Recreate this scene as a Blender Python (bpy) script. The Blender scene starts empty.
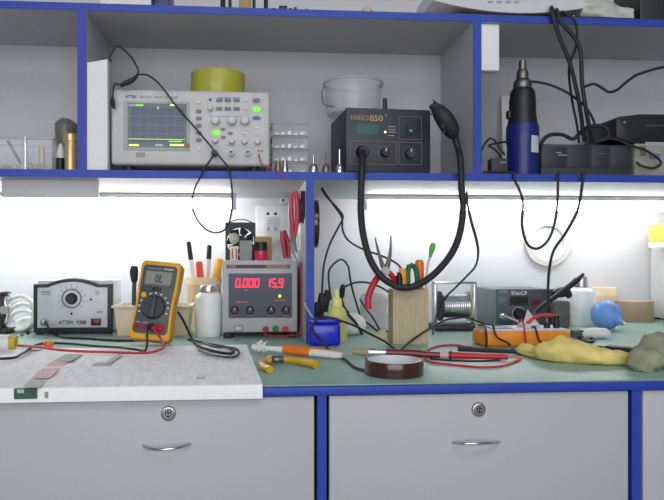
import bpy, bmesh, math, random
from mathutils import Vector, Matrix, noise
random.seed(7)
PI = math.pi
COL = bpy.context.scene.collection

# ------------------------------------------------------------------ camera model
F, CX, CY, ZC, TH = 660.0, 302.0, 255.0, 0.92, math.radians(4.5)
FWD = Vector((math.sin(TH), math.cos(TH), 0)); RGT = Vector((math.cos(TH), -math.sin(TH), 0))
def ray(px, py): return FWD + RGT*((px-CX)/F) + Vector((0, 0, (CY-py)/F))
def P(px, py, Y):                       # point of the plane at depth Y seen at (px, py)
    d = ray(px, py); t = Y/d.y
    return Vector((0, 0, ZC)) + d*t
def PX(px, Y): return P(px, CY, Y).x
def PZ(px, py, Y): return P(px, py, Y).z
def S(px, Y): return (Y/ray(px, 0).y)/F   # metres per pixel
ZD = 0.752                              # top of the green mat
def desk(px, py, z=ZD):
    d = ray(px, py); t = (z-ZC)/d.z
    return Vector((0, 0, ZC)) + d*t
YD, YS, YB, YW = 0.845, 1.249, 1.469, 1.677   # desk edge, shelf edge, cupboard back, wall
ZSB, ZS, ZTB, ZTT = 1.0633, 1.0785, 1.3726, 1.387

# ------------------------------------------------------------------ materials
def lin(c):
    return tuple(((v/255)/12.92 if v/255 <= .04045 else ((v/255+.055)/1.055)**2.4) for v in c) + (1,)
MATS = {}
def mat(name, col, rough=.5, metal=0, var=.06, scale=40, bump=0, alpha=None, emit=0, coat=0, spec=.5, stretch=None):
    if name in MATS: return MATS[name]
    m = bpy.data.materials.new(name); m.use_nodes = True
    nt = m.node_tree; b = nt.nodes['Principled BSDF']
    b.inputs['Roughness'].default_value = rough; b.inputs['Metallic'].default_value = metal
    b.inputs['Coat Weight'].default_value = coat; b.inputs['Specular IOR Level'].default_value = spec
    c = lin(col)
    tc = nt.nodes.new('ShaderNodeTexCoord'); nz = nt.nodes.new('ShaderNodeTexNoise')
    nz.inputs['Scale'].default_value = scale; nz.inputs['Detail'].default_value = 4
    if stretch:
        mp = nt.nodes.new('ShaderNodeMapping'); mp.inputs['Scale'].default_value = stretch
        nt.links.new(tc.outputs['Object'], mp.inputs['Vector']); nt.links.new(mp.outputs['Vector'], nz.inputs['Vector'])
    else:
        nt.links.new(tc.outputs['Object'], nz.inputs['Vector'])
    rp = nt.nodes.new('ShaderNodeValToRGB')
    rp.color_ramp.elements[0].position = .3; rp.color_ramp.elements[1].position = .7
    rp.color_ramp.elements[0].color = tuple(max(0, v*(1-var)) for v in c[:3]) + (1,)
    rp.color_ramp.elements[1].color = tuple(min(1, v*(1+var)) for v in c[:3]) + (1,)
    nt.links.new(nz.outputs['Fac'], rp.inputs['Fac']); nt.links.new(rp.outputs['Color'], b.inputs['Base Color'])
    if emit:
        b.inputs['Emission Color'].default_value = c; b.inputs['Emission Strength'].default_value = emit
    if bump:
        bp = nt.nodes.new('ShaderNodeBump'); bp.inputs['Strength'].default_value = bump; bp.inputs['Distance'].default_value = .002
        nt.links.new(nz.outputs['Fac'], bp.inputs['Height']); nt.links.new(bp.outputs['Normal'], b.inputs['Normal'])
    if alpha is not None:
        tr = nt.nodes.new('ShaderNodeBsdfTransparent'); mx = nt.nodes.new('ShaderNodeMixShader')
        mx.inputs['Fac'].default_value = alpha
        nt.links.new(tr.outputs[0], mx.inputs[1]); nt.links.new(b.outputs[0], mx.inputs[2])
        nt.links.new(mx.outputs[0], nt.nodes['Material Output'].inputs['Surface'])
    MATS[name] = m
    return m

WALL = mat('wall_paint', (208, 208, 211), .7, var=.02, scale=6, bump=.05)
BOARD = mat('grey_melamine', (190, 191, 195), .55, var=.05, scale=260)
DRAWER = mat('speckled_grey_laminate', (184, 185, 189), .5, var=.05, scale=520)
BLUE = mat('blue_edging', (34, 66, 170), .5, var=.05)
DARKGAP = mat('dark_gap', (14, 16, 32), .8)
MATG = mat('green_rubber_mat', (142, 174, 161), .4, var=.07, scale=18)
FLOOR = mat('floor_tiles', (150, 148, 142), .5)
BLACK = mat('black_plastic', (24, 25, 28), .45)
BLACKR = mat('black_rubber', (34, 35, 39), .6)
DKGREY = mat('dark_grey_plastic', (52, 56, 66), .5)
CHAR = mat('charcoal_panel', (44, 48, 60), .45)
GREYP = mat('warm_grey_plastic', (198, 197, 196), .45)
LGREY = mat('light_grey_plastic', (200, 201, 206), .5)
WHITE = mat('white_plastic', (232, 232, 232), .45)
FOAM = mat('white_foam', (238, 238, 238), .9, var=.03, scale=300, bump=.3)
STEEL = mat('bright_steel', (200, 200, 202), .28, 1)
DSTEEL = mat('dull_steel', (130, 128, 124), .42, 1)
CHROME = mat('chrome', (225, 225, 225), .15, 1)
BRASS = mat('pale_brass', (214, 184, 134), .35, .6)
YELLOW = mat('yellow_holster', (228, 166, 30), .5)
ORANGE = mat('orange_holster', (240, 146, 30), .5)
ORANGET = mat('orange_plastic', (238, 120, 26), .4)
RED = mat('red_plastic', (196, 34, 50), .4)
CRIMSON = mat('crimson_grips', (178, 22, 62), .35, coat=.3)
DRED = mat('dark_red_lacquer', (118, 16, 34), .3, coat=.5)
REDW = mat('red_cable', (196, 40, 62), .5)
GREEN = mat('green_grips', (24, 106, 62), .45)
LGREEN = mat('light_green_plastic', (98, 184, 70), .45)
LIME = mat('green_lit_button', (120, 225, 50), .5, emit=.7)
BLUEP = mat('cobalt_plastic', (22, 34, 198), .3, coat=.3)
BLUED = mat('navy_plastic', (24, 34, 112), .35)
BLUEL = mat('pale_blue_print', (150, 174, 216), .6)
SKYB = mat('sky_blue_rubber', (112, 156, 226), .45)
CREAM = mat('cream_plastic', (236, 214, 176), .5)
BEIGE = mat('beige_plastic', (222, 204, 178), .5)
BAMBOO = mat('tan_paper_tube', (214, 186, 142), .6, var=.08, scale=30, stretch=(1, 1, .2))
WOOD = mat('pale_raw_wood', (192, 174, 144), .65, var=.14, scale=60, stretch=(6, 6, .35))
KRAFT = mat('brown_kraft_tape', (150, 128, 104), .5)
CARDB = mat('brown_cardboard', (176, 146, 100), .7)
TAPEY = mat('yellow_green_tape', (176, 172, 58), .4, coat=.15, var=.1, stretch=(1, 1, .2))
KAPTON = mat('amber_film_tape', (66, 28, 12), .24, var=.12, coat=.4, spec=.6)
GLOVE = mat('yellow_cotton', (236, 216, 132), .9, var=.12, scale=60, bump=.5)
RAG = mat('grey_green_cloth', (150, 152, 126), .95, var=.16, scale=45, bump=.6)
PAPER = mat('newsprint', (222, 221, 220), .85, var=.03, scale=50)
PAPERW = mat('white_paper', (232, 232, 230), .8)
CLEAR = mat('clear_plastic', (214, 218, 220), .12, alpha=.24)
CLEARD = mat('clear_lid_plastic', (190, 194, 196), .12, alpha=.55)
HAZE = mat('frosted_plastic', (234, 238, 240), .35, alpha=.86)
BAG = mat('thin_plastic_bag', (205, 205, 205), .25, alpha=.6, var=.15, scale=25)
YBOT = mat('yellow_liquid_bottle', (222, 216, 130), .35, alpha=.85)
GOLDT = mat('printed_gold', (196, 156, 100), .5)
PRINTG = mat('grey_print', (150, 150, 150), .6)
PRINTW = mat('white_print', (225, 225, 225), .6)
PRINTB = mat('blue_print', (44, 76, 190), .6)
PRINTK = mat('black_print', (20, 20, 22), .6)
SCREEN = mat('scope_screen', (56, 66, 90), .25, emit=.22)
SCREENB = mat('scope_screen_border', (66, 96, 98), .3, emit=.2)
TRACE = mat('yellow_trace', (226, 240, 120), .5, emit=.8)
GRID = mat('grid_line', (110, 124, 140), .5, emit=.2)
LEDR = mat('red_led_digits', (255, 34, 74), .5, emit=1.7)
LEDG = mat('green_led', (190, 235, 80), .5, emit=1.2)
LEDW = mat('amber_led', (255, 226, 140), .5, emit=1.6)
LCD = mat('grey_green_lcd', (132, 140, 128), .3)
TEAL = mat('teal_display', (18, 92, 88), .3)
REDSW = mat('red_rocker', (120, 22, 36), .35)

# ------------------------------------------------------------------ mesh builder (world coordinates, or local ones under a matrix)
def crom(pts, k=6):
    pts = [Vector(p) for p in pts]
    if len(pts) < 3: return pts
    q = [pts[0]*2-pts[1]] + pts + [pts[-1]*2-pts[-2]]
    out = []
    for i in range(1, len(q)-2):
        a, b, c, d = q[i-1], q[i], q[i+1], q[i+2]
        for j in range(k):
            t = j/k
            out.append(.5*((2*b)+(c-a)*t+(2*a-5*b+4*c-d)*t*t+(3*b-a-3*c+d)*t**3))
    out.append(pts[-1])
    return out

class MB:
    def __init__(s, M=None): s.bm = bmesh.new(); s.M = M
    def _fin(s, vs, m=None):
        if m is not None:
            for v in vs: v.co = m @ v.co
        if s.M is not None:
            for v in vs: v.co = s.M @ v.co
    def box(s, a, b, bev=0, seg=2, m=None):
        x0, x1 = sorted((a[0], b[0])); y0, y1 = sorted((a[1], b[1])); z0, z1 = sorted((a[2], b[2]))
        t = bmesh.new()
        vs = [t.verts.new((x, y, z)) for x in (x0, x1) for y in (y0, y1) for z in (z0, z1)]
        for f in ((0,1,3,2), (4,6,7,5), (0,4,5,1), (2,3,7,6), (0,2,6,4), (1,5,7,3)): t.faces.new([vs[i] for i in f])
        if bev: bmesh.ops.bevel(t, geom=t.edges[:], offset=bev, segments=seg, profile=.5, affect='EDGES')
        return s._merge(t, m)
    def _merge(s, t, m=None):
        bmesh.ops.recalc_face_normals(t, faces=t.faces[:])
        mp = {v: s.bm.verts.new(v.co) for v in t.verts}
        for f in t.faces:
            try: s.bm.faces.new([mp[v] for v in f.verts])
            except ValueError: pass
        t.free(); s._fin(mp.values(), m); return s
    def rings(s, rings, cap=True, closed=False, m=None):
        t = bmesh.new()
        R = [[t.verts.new(p) for p in r] for r in rings]
        n = len(R[0]); k = len(R)
        for i in range(k if closed else k-1):
            a, b = R[i], R[(i+1) % k]
            for j in range(n): t.faces.new((a[j], a[(j+1) % n], b[(j+1) % n], b[j]))
        if cap and not closed:
            t.faces.new(R[0]); t.faces.new(R[-1])
        return s._merge(t, m)
    def cyl(s, p0, p1, r0, r1=None, n=20, m=None):
        p0, p1 = Vector(p0), Vector(p1); r1 = r0 if r1 is None else r1
        d = (p1-p0).normalized(); u = d.orthogonal().normalized(); w = d.cross(u)
        c = [(math.cos(2*PI*i/n), math.sin(2*PI*i/n)) for i in range(n)]
        return s.rings([[p+(u*x+w*y)*r for x, y in c] for p, r in ((p0, r0), (p1, r1))], m=m)
    def lathe(s, prof, base, axis=(0, 0, 1), n=32, closed=False, m=None):   # prof: (radius, height)
        base = Vector(base); d = Vector(axis).normalized(); u = d.orthogonal().normalized(); w = d.cross(u)
        c = [(math.cos(2*PI*i/n), math.sin(2*PI*i/n)) for i in range(n)]
        return s.rings([[base+d*h+(u*x+w*y)*max(r, 1e-5) for x, y in c] for r, h in prof], closed=closed, m=m)
    def tube(s, pts, r, n=8, k=6, m=None, flat=1):
        pts = crom(pts, k) if k else [Vector(p) for p in pts]
        rr = r if callable(r) else (lambda t: r)
        u = None; R = []
        for i, p in enumerate(pts):
            d = (pts[min(i+1, len(pts)-1)]-pts[max(i-1, 0)])
            d = d.normalized() if d.length > 1e-9 else Vector((0, 0, 1))
            u = d.orthogonal().normalized() if u is None else (u-d*u.dot(d)).normalized()
            w = d.cross(u); q = rr(i/(len(pts)-1))
            R.append([p+(u*math.cos(2*PI*j/n)+w*math.sin(2*PI*j/n)*flat)*q for j in range(n)])
        return s.rings(R, m=m)
    def prism(s, outline, y0, y1, bev=0, m=None):          # outline in (x, z), extruded along y
        t = bmesh.new()
        a = [t.verts.new((x, y0, z)) for x, z in outline]; b = [t.verts.new((x, y1, z)) for x, z in outline]
        n = len(a); t.faces.new(a); t.faces.new(b[::-1])
        for i in range(n): t.faces.new((a[i], b[i], b[(i+1) % n], a[(i+1) % n]))
        bmesh.ops.recalc_face_normals(t, faces=t.faces[:])
        if bev: bmesh.ops.bevel(t, geom=[e for e in t.edges if all(abs(v.co.y-y0) < 1e-7 for v in e.verts) or all(abs(v.co.y-y1) < 1e-7 for v in e.verts)], offset=bev, segments=2, profile=.5, affect='EDGES')
        return s._merge(t, m)
    def ball(s, c, rx, ry=None, rz=None, n=16, m=None):
        c = Vector(c); ry = ry or rx; rz = rz or rx
        R = []
        for i in range(n//2+1):
            a = PI*i/(n//2); q = max(math.sin(a), 1e-4); h = -math.cos(a)
            R.append([c+Vector((rx*q*math.cos(2*PI*j/n), ry*q*math.sin(2*PI*j/n), rz*h)) for j in range(n)])
        return s.rings(R, m=m)
    def torus(s, c, R, r, axis=(0, 0, 1), n=32, k=8, m=None):
        return s.lathe([(R+r*math.cos(2*PI*i/k), r*math.sin(2*PI*i/k)) for i in range(k)], c, axis, n, closed=True, m=m)
    def build(s, name, material, parent=None, ang=35):
        bm = s.bm
        bmesh.ops.recalc_face_normals(bm, faces=bm.faces[:])
        for f in bm.faces: f.smooth = True
        for e in bm.edges:
            if len(e.link_faces) == 2 and e.calc_face_angle(0) > math.radians(ang): e.smooth = False
        if parent is None:
            xs = [v.co.x for v in bm.verts]; ys = [v.co.y for v in bm.verts]; zs = [v.co.z for v in bm.verts]
            org = Vector(((min(xs)+max(xs))/2, (min(ys)+max(ys))/2, min(zs)))
        else: org = world_loc(parent)
        for v in bm.verts: v.co -= org
        me = bpy.data.meshes.new(name); bm.to_mesh(me); bm.free()
        me.materials.append(material)
        o = bpy.data.objects.new(name, me); COL.objects.link(o)
        if parent is None: o.location = org
        else: o.parent = parent
        return o
def world_loc(o):
    v = Vector((0, 0, 0))
    while o is not None: v += o.location; o = o.parent
    return v
def tag(o, label, cat, group=None):
    o['label'] = label; o['category'] = cat
    if group: o['group'] = group
    return o
def thing(name, label, cat, loc, group=None):
    o = bpy.data.objects.new(name, None); COL.objects.link(o); o.empty_display_size = .02
    o.location = loc
    return tag(o, label, cat, group)
def struct(name, mb, m):
    o = mb.build(name, m); o['kind'] = 'structure'; return o
def dup(root, delta, label):
    r = root.copy(); COL.objects.link(r); r.location = root.location + Vector(delta); r['label'] = label
    for ch in list(root.children):
        c = ch.copy(); COL.objects.link(c); c.parent = r
        for g in list(ch.children):
            d = g.copy(); COL.objects.link(d); d.parent = c
    return r
def text(name, s, h, at, parent, material, M=None, width=None, shear=0):    # raised lettering, lower left corner at `at`, facing -y
    cu = bpy.data.curves.new(name+'_curve', 'FONT'); cu.body = s; cu.size = 1; cu.extrude = .02; cu.shear = shear; cu.offset = .012
    o = bpy.data.objects.new(name+'_tmp', cu); COL.objects.link(o)
    me = bpy.data.meshes.new_from_object(o.evaluated_get(bpy.context.evaluated_depsgraph_get()))
    bpy.data.objects.remove(o)
    xs = [v.co.x for v in me.vertices]; ys = [v.co.y for v in me.vertices]
    k = h/max(max(ys)-min(ys), 1e-6); kx = k if width is None else width/(max(xs)-min(xs))
    org = world_loc(parent)
    for v in me.vertices:
        x, y, z = (v.co.x-min(xs))*kx, (v.co.y-min(ys))*k, v.co.z
        q = Vector((at[0]+x, at[1]-(z+.02)*.02, at[2]+y))
        if M is not None: q = M @ q
        v.co = q-org
    me.materials.clear(); me.materials.append(material)
    o2 = bpy.data.objects.new(name, me); COL.objects.link(o2); o2.parent = parent
    return o2
def PP(lst): return [P(*a) for a in lst]
def cable(name, label, cat, pts, r, material, group=None, n=8, k=6):
    return tag(MB().tube([p if isinstance(p, Vector) else P(*p) for p in pts], r, n=n, k=k).build(name, material), label, cat, group)
def dk(px, py, r=.0025):
    return desk(px, py, ZD+r)          # a cable centre resting on the mat

# ------------------------------------------------------------------ camera, lights
cam = bpy.data.cameras.new('camera'); co = bpy.data.objects.new('camera', cam); COL.objects.link(co)
co.location = (0, 0, ZC); co.rotation_euler = (PI/2, 0, -TH)
cam.sensor_fit = 'HORIZONTAL'; cam.sensor_width = 36; cam.lens = 36*F/664
cam.shift_x = (332-CX)/664; cam.shift_y = (CY-250)/664; cam.clip_start = .02
sc = bpy.context.scene; sc.camera = co
sc.view_settings.view_transform = 'Standard'; sc.view_settings.look = 'None'
sc.view_settings.gamma = 1; sc.view_settings.exposure = 0; sc.view_settings.use_curve_mapping = False
w = bpy.data.worlds.new('world'); sc.world = w; w.use_nodes = True
w.node_tree.nodes['Background'].inputs[0].default_value = (.86, .92, 1, 1)
w.node_tree.nodes['Background'].inputs[1].default_value = .20
def area(name, loc, sx, sy, power, target, col=(1, 1, 1)):
    l = bpy.data.lights.new(name, 'AREA'); l.shape = 'RECTANGLE'; l.size = sx; l.size_y = sy; l.energy = power; l.color = col
    o = bpy.data.objects.new(name, l); COL.objects.link(o); o.location = loc
    o.rotation_euler = (Vector(target)-Vector(loc)).to_track_quat('-Z', 'Y').to_euler()
    return o
area('ceiling_light', (.2, -.9, 2.6), 2.4, .8, 16, (.1, 1.2, .9), (.97, .98, 1))
area('front_fill_light', (-.3, -2.1, 1.35), 3.2, 1.5, 50, (0, 1.3, 1.1), (.97, .98, 1))  # soft fill added behind the camera to light drawers, dividers and cupboard back

# ------------------------------------------------------------------ setting
struct('wall_back', MB().box((-2.2, YW, 0), (2.4, YW+.1, 2.7)), WALL)
struct('floor', MB().box((-2.2, -2.2, -.05), (2.4, YW+.1, 0)), FLOOR)

# ------------------------------------------------------------------ workbench
XL, XR = -1.0, 1.15
wb = thing('workbench', 'long grey workbench with blue edging and lockable drawers', 'workbench', (0, YD, 0))
top_z = .750; bot_z = PZ(302, 396, YD)
MB().box((XL, YD+.012, bot_z), (XR, YW-.002, top_z)).build('worktop', BOARD, wb)
MB().box((XL, YD, bot_z), (XR, YD+.012, top_z), .001).build('edge_trim', BLUE, wb)
dz0 = .46
ups = []
for a, b in ((317.5, 326.5), (632, 641)):
    x0, x1 = PX(a, YD+.004), PX(b, YD+.004); ups.append((x0, x1))
    u = MB().box((x0, YD+.02, 0), (x1, YW-.05, bot_z)).build('upright', BOARD, wb)
    MB().box((x0, YD+.004, 0), (x1, YD+.02, bot_z)).build('edge_band', BLUE, u)
x0 = ups[0][0]-.405
u = MB().box((x0-.0115, YD+.02, 0), (x0, YW-.05, bot_z)).build('upright', BOARD, wb)
MB().box((x0-.0115, YD+.004, 0), (x0, YD+.02, bot_z)).build('edge_band', BLUE, u)
MB().box((XL, YW-.05, 0), (XR, YW-.04, bot_z)).build('back_board', BOARD, wb)
MB().box((x0, YD+.035, .12), (ups[1][0], YD+.04, bot_z), 0).build('inner_panel', DARKGAP, wb)
def drawer(x0, x1, zt, zb, lock=None, hd=None):
    d = MB().box((x0, YD+.006, zb), (x1, YD+.022, zt), .0012).build('drawer', DRAWER, wb)
    if lock:
        c = P(lock[0], lock[1], YD+.006); 
        l = MB().lathe([(.0, .0045), (.0058, .0045), (.0068, .003), (.0085, .0025), (.0098, 0), (.0, 0)], c, (0, -1, 0), 28).build('lock', mat('lock_chrome', (176, 174, 172), .35, 1), d)
        MB().box((c.x-.0007, YD+.0008, c.z-.003), (c.x+.0007, YD+.003, c.z+.003)).build('key_slot', BLACK, d); MB().torus(Vector((c.x, YD+.0014, c.z)), .0036, .0006, (0, 1, 0), 20, 6).build('lock_ring', DARKGAP, d)
    if hd:
        pts = []
        for q, (px, py, dy) in enumerate(hd): pts.append(P(px, py, YD+.006-dy))
        MB().tube(pts, .0017, n=10).build('handle', STEEL, d)
    return d
zt = bot_z-.002
drawer(x0+.003, ups[0][0]-.004, zt, .50, (168.5, 413.5), [(142.5, 444.5, -.002), (146, 447.5, .006), (155, 449.5, .016), (167, 449, .02), (179, 447.5, .016), (187, 445, .006), (191, 443.5, -.002)])
drawer(ups[0][1]+.004, ups[1][0]-.004, zt, .50, (478.5, 409.5), [(452, 442, -.002), (456, 443, .006), (464, 443.5, .016), (476, 443.5, .02), (488, 443, .016), (496, 442.5, .006), (500, 441.5, -.002)])
drawer(ups[1][1]+.004, XR, zt, .50)
drawer(x0+.003, ups[0][0]-.004, .496, .2); drawer(ups[0][1]+.004, ups[1][0]-.004, .496, .2); drawer(ups[1][1]+.004, XR, .496, .2)
drawer(XL, x0-.015, zt, .2)
tag(MB().box((XL, YD+.006, top_z), (XR, YW-.004, ZD), .0008).build('bench_mat', MATG), 'green rubber mat covering the top of the workbench', 'mat')

# ------------------------------------------------------------------ shelf unit above the bench
su = thing('shelf_unit', 'grey open shelf unit with bright blue edging above the bench', 'shelf', (0, YS, ZD))
def board(name, a, b, ed):
    o = MB().box((a[0], YS+.002, a[2]), b).build(name, BOARD, su)
    MB().box((ed[0][0], YS, ed[0][2]), (ed[1][0], YS+.002, ed[1][2])).build('edge_band', BLUE, o)
    return o
board('lower_shelf', (XL, 0, ZSB), (XR, YW-.003, ZS-.0005), ((XL, 0, ZSB), (XR, 0, ZS-.0005)))
board('upper_shelf', (XL, 0, ZTB), (XR, YW-.003, ZTT-.0005), ((XL, 0, ZTB), (XR, 0, ZTT-.0005)))
MB().box((XL, YB, ZS-.0005), (XR, YB+.012, ZTB)).build('back_panel', BOARD, su)
for a, b in ((77.3, 86), (473.2, 481.5)):
    x0_, x1_ = PX(a, YS), PX(b, YS)
    board('divider', (x0_, 0, ZS-.0005), (x1_, YB, ZTB), ((x0_, 0, ZS-.0005), (x1_, 0, ZTB)))
xp0, xp1 = PX(306, YS), PX(314.3, YS)
board('support_panel', (xp0, 0, ZD), (xp1, YW-.003, ZSB), ((xp0, 0, ZD), (xp1, 0, ZSB)))
XDL = PX(86, YS); XDR = PX(481.5, YS)

# tube lamps under the shelf
def tube_mat(name, e):
    m = bpy.data.materials.new(name); m.use_nodes = True; b = m.node_tree.nodes['Principled BSDF']
    b.inputs['Base Color'].default_value = (.9, .9, .9, 1); b.inputs['Emission Color'].default_value = (.97, .98, 1, 1)
    b.inputs['Emission Strength'].default_value = e
    return m
def lamp(pa, pb, label, e):
    Yl = 1.56; xa, xb = (PX(pa, Yl), PX(pb, Yl))
    t = thing('tube_lamp', label, 'lamp', ((xa+xb)/2, Yl, ZSB-.052), 'tube lamps under the shelf')
    MB().box((xa, Yl-.018, ZSB-.012), (xb, Yl+.018, ZSB-.0006), .002).build('lamp_housing', WHITE, t)
    for x, s in ((xa, 1), (xb, -1)):
        MB().box((x, Yl-.012, ZSB-.036), (x+s*.012, Yl+.012, ZSB-.011), .002).build('lamp_holder', WHITE, t)
    MB().cyl((xa+.012, Yl, ZSB-.0245), (xb-.012, Yl, ZSB-.0245), .0105, n=24).build('lamp_tube', tube_mat('lamp_tube_glow', e), t)
lamp(-115, 236, 'glowing white tube lamp under the shelf above the yellow multimeter', 25)
tag(MB().box((PX(1.5, 1.275), 1.275, PZ(50, 197.3, 1.275)), (PX(98, 1.275), 1.287, ZSB-.0006), .0006).build('lamp_shield', BOARD),
    'grey board under the shelf screening the far end of the tube lamp', 'board')
lamp(362, 690, 'long glowing white tube lamp under the shelf behind the looping hose', 17)

# ------------------------------------------------------------------ foam and card on the shelf unit
tag(MB().prism([(XDL+.0008, ZS), (PX(107.5, YS+.004), ZS), (PX(107.5, YS+.004), PZ(107.5, 59, YS+.004)), (XDL+.0008, PZ(87, 62.5, YS+.004))], YS+.004, YS+.03, .001).build('foam_slab', FOAM),
    'tall white foam slab standing in the corner beside the oscilloscope', 'foam block')
tag(MB().box((XDR+.0005, YS+.008, PZ(490, 70.5, YS+.008)), (PX(499.5, YS+.008), YS+.035, ZTB-.001), .002).build('foam_block', FOAM),
    'white foam block stuck high up in the corner over the blue tool', 'foam block')
M_ = Matrix.Translation(P(503.5, 168, YB-.048)) @ Matrix.Rotation(math.radians(-10), 4, 'X') @ Matrix.Rotation(math.radians(2.5), 4, 'Y')
M_.translation.z = ZS+.0035
tag(MB(M_).box((0, 0, 0), (.05, .002, .203), .0004).build('card_sheet', PAPERW), 'narrow white card leaning against the cupboard back behind the blue tool', 'card')

# ------------------------------------------------------------------ oscilloscope
Yo = 1.262
L, T_ = P(111, 90, Yo), P(270, 90, Yo)
XA, XB = L.x, T_.x; ZA, ZB2 = ZS+.0115, PZ(190, 90, Yo)
so = thing('oscilloscope', 'light grey oscilloscope with a lit dark screen and many knobs', 'oscilloscope', ((XA+XB)/2, Yo+.06, ZS))
MB().box((XA+.006, Yo+.018, ZA+.002), (XB-.006, Yo+.13, ZB2-.004), .006).build('case', GREYP, so)
MB().box((XA, Yo, ZA), (XB, Yo+.03, ZB2), .006, 3).build('front_panel', GREYP, so)
for x in (XA+.03, XB-.03):
    MB().cyl((x, Yo+.02, ZS), (x, Yo+.02, ZA+.003), .009).build('foot', BLACKR, so)
def fx(px, py, Y): q = P(px, py, Y); return q
def panel(name, p0, p1, Y, th, m, parent, bev=0):
    a, b = P(p0[0], p0[1], Y), P(p1[0], p1[1], Y)
    return MB().box((a.x, Y, b.z), (b.x, Y-th, a.z), bev).build(name, m, parent)
fr = panel('screen_frame', (123.5, 101), (189.5, 151), Yo, .002, mat('bezel_grey', (176, 175, 172), .5), so, .0008)
scn = panel('screen', (127.6, 103), (186.7, 147.6), Yo-.002, .0006, SCREENB, so)
panel('plot_area', (131, 107.5), (184.3, 142.5), Yo-.0026, .0004, SCREEN, scn)
panel('trace', (128.5, 138.6), (184.5, 139.8), Yo-.003, .0003, TRACE, scn)
for i in range(1, 4): panel('grid_line', (131, 107.5+i*8.75-.15), (184.3, 107.5+i*8.75+.15), Yo-.003, .0001, GRID, scn)
for i in range(1, 6): panel('grid_line', (131+i*8.9-.15, 107.5), (131+i*8.9+.15, 142.5), Yo-.003, .0001, GRID, scn)
for a, b, m in (((128.6, 104.3), (135, 106), mat('violet_text', (150, 140, 210), .5, emit=.5)), ((135.5, 104.3), (143.5, 106), LIME), ((170, 104.3), (176, 106), TRACE), ((149, 104.8), (166, 105.8), GRID), ((169, 140.6), (182, 142), LIME), ((129, 144.2), (139, 146), TRACE), ((155, 144.2), (163, 146), PRINTW), ((170, 144), (184, 146), TRACE)):
    panel('screen_readout', a, b, Yo-.003, .0002, m, scn)
panel('cursor_mark', (157, 106.5), (158.8, 109.3), Yo-.0031, .0002, PRINTW, scn)
panel('red_tab', (186.5, 143.5), (189.3, 148), Yo-.002, .0008, RED, so)
def atx(px, py, Y): q = P(px, py, Y); return (q.x, q.y, q.z)
text('brand_lettering', 'ATTEN', S(130, Yo)*3.1, atx(125.5, 98.2, Yo), so, PRINTB, width=S(130, Yo)*10.5)
text('model_lettering', 'ADS1022C  DIGITAL STORAGE', S(130, Yo)*2.2, atx(139, 98, Yo), so, PRINTG, width=S(150, Yo)*38)
for a, b in (((218, 96.8), (240, 98.6)), ((209, 115.6), (249, 117.4)), ((252, 116.5), (262, 120.5)), ((226, 144.8), (237, 146.3))):
    panel('pale_blue_band', a, b, Yo, .0003, BLUEL, so)
def oval(name, px, py, w_, h_, m, d=.003, parent=so, Y=Yo):
    c = P(px, py, Y); s_ = S(px, Y)
    rg = [[Vector((c.x+w_*s_/2*math.cos(2*PI*i/20), Y-h, c.z+h_*s_/2*math.sin(2*PI*i/20))) for i in range(20)] for h in (0, d)]
    return MB().rings(rg).build(name, m, parent)
KEYG = mat('grey_keys', (120, 122, 130), .5); KEYW = mat('pale_keys', (216, 215, 214), .5); KNOB = mat('knob_grey', (206, 205, 202), .45)
for y in (111.3, 118.5, 125.8, 133, 140.2): oval('soft_key', 198.7, y, 6, 3.6, KEYG)
for y in (102.3, 148.8): oval('round_key', 198.7, y, 3.6, 3.6, KEYW)
for x in (219.3, 227.8, 236.6):
    for y in (100.2, 108.8): panel('menu_key', (x-3, y-1.6), (x+3, y+1.6), Yo, .003, KEYG, so, .0008)
for y in (100.2, 108.8): panel('menu_key', (242.5, y-1.2), (247.5, y+1.2), Yo, .002, KEYW, so, .0006)
oval('menu_key', 256.5, 100.5, 7.5, 4.2, KEYG); k_ = oval('lit_key', 256.5, 109.6, 8.5, 5.4, LIME); k_['label'] = 'bright green lit key at the top corner'
oval('blue_key', 256.5, 118, 7, 3.6, mat('slate_blue_key', (84, 108, 160), .5))
oval('lit_key', 216.2, 133.2, 8, 5, LIME)
for x, y in ((223.2, 129.3), (223.2, 137.3), (230.3, 133.3)): oval('menu_key', x, y, 5, 2.8, KEYG)
for x, y in ((244.8, 133.5), (257, 133.5), (247, 129), (257, 128)): panel('menu_key', (x-2.6, y-1), (x+2.6, y+1), Yo, .002, KEYW, so, .0005)
oval('small_port', 210.2, 99.8, 2.6, 2.6, BLACK, .001)
def knob(px, py, r, m, h=.012, parent=so, Y=Yo, mark=False):
    c = P(px, py, Y); r = r*S(px, Y)
    o = MB().lathe([(0, 0), (r*1.12, 0), (r*1.1, h*.25), (r, h*.3), (r*.92, h*.92), (r*.8, h), (0, h)], c, (0, -1, 0), 28).build('knob', m, parent)
    if mark: MB().box((c.x-.0008, Y-h-.0003, c.z+r*.1), (c.x+.0008, Y-h+.001, c.z+r*.8)).build('pointer', PRINTW, o)
    return o
knob(210.3, 108.8, 2.4, KNOB)
for x in (215.4, 232, 244.7): knob(x, 121.2, 4.2, KNOB, .014)
for x, y in ((215.4, 141), (231.8, 141.6), (244.6, 142), (257.5, 142.2)): knob(x, y, 2.7, KNOB, .012)
for i, x in enumerate((214.5, 231.5, 248)):
    c = P(x, 153.4, Yo)
    MB().lathe([(0, 0), (.0085, 0), (.0085, .002), (.0055, .0025), (.0052, .012), (.0035, .012), (.0035, .003), (0, .003)], c, (0, -1, 0), 24).build('socket', mat('socket_metal', (176, 178, 184), .5, .5), so)
usb = panel('usb_port', (136, 152.5), (145, 157), Yo, .0008, mat('port_grey', (150, 148, 140), .5), so)
for x, y in ((258.8, 151), (258.8, 154.5), (262, 151)): oval('terminal_pin', x, y, 1.6, 1.6, DRED, .004)

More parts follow.
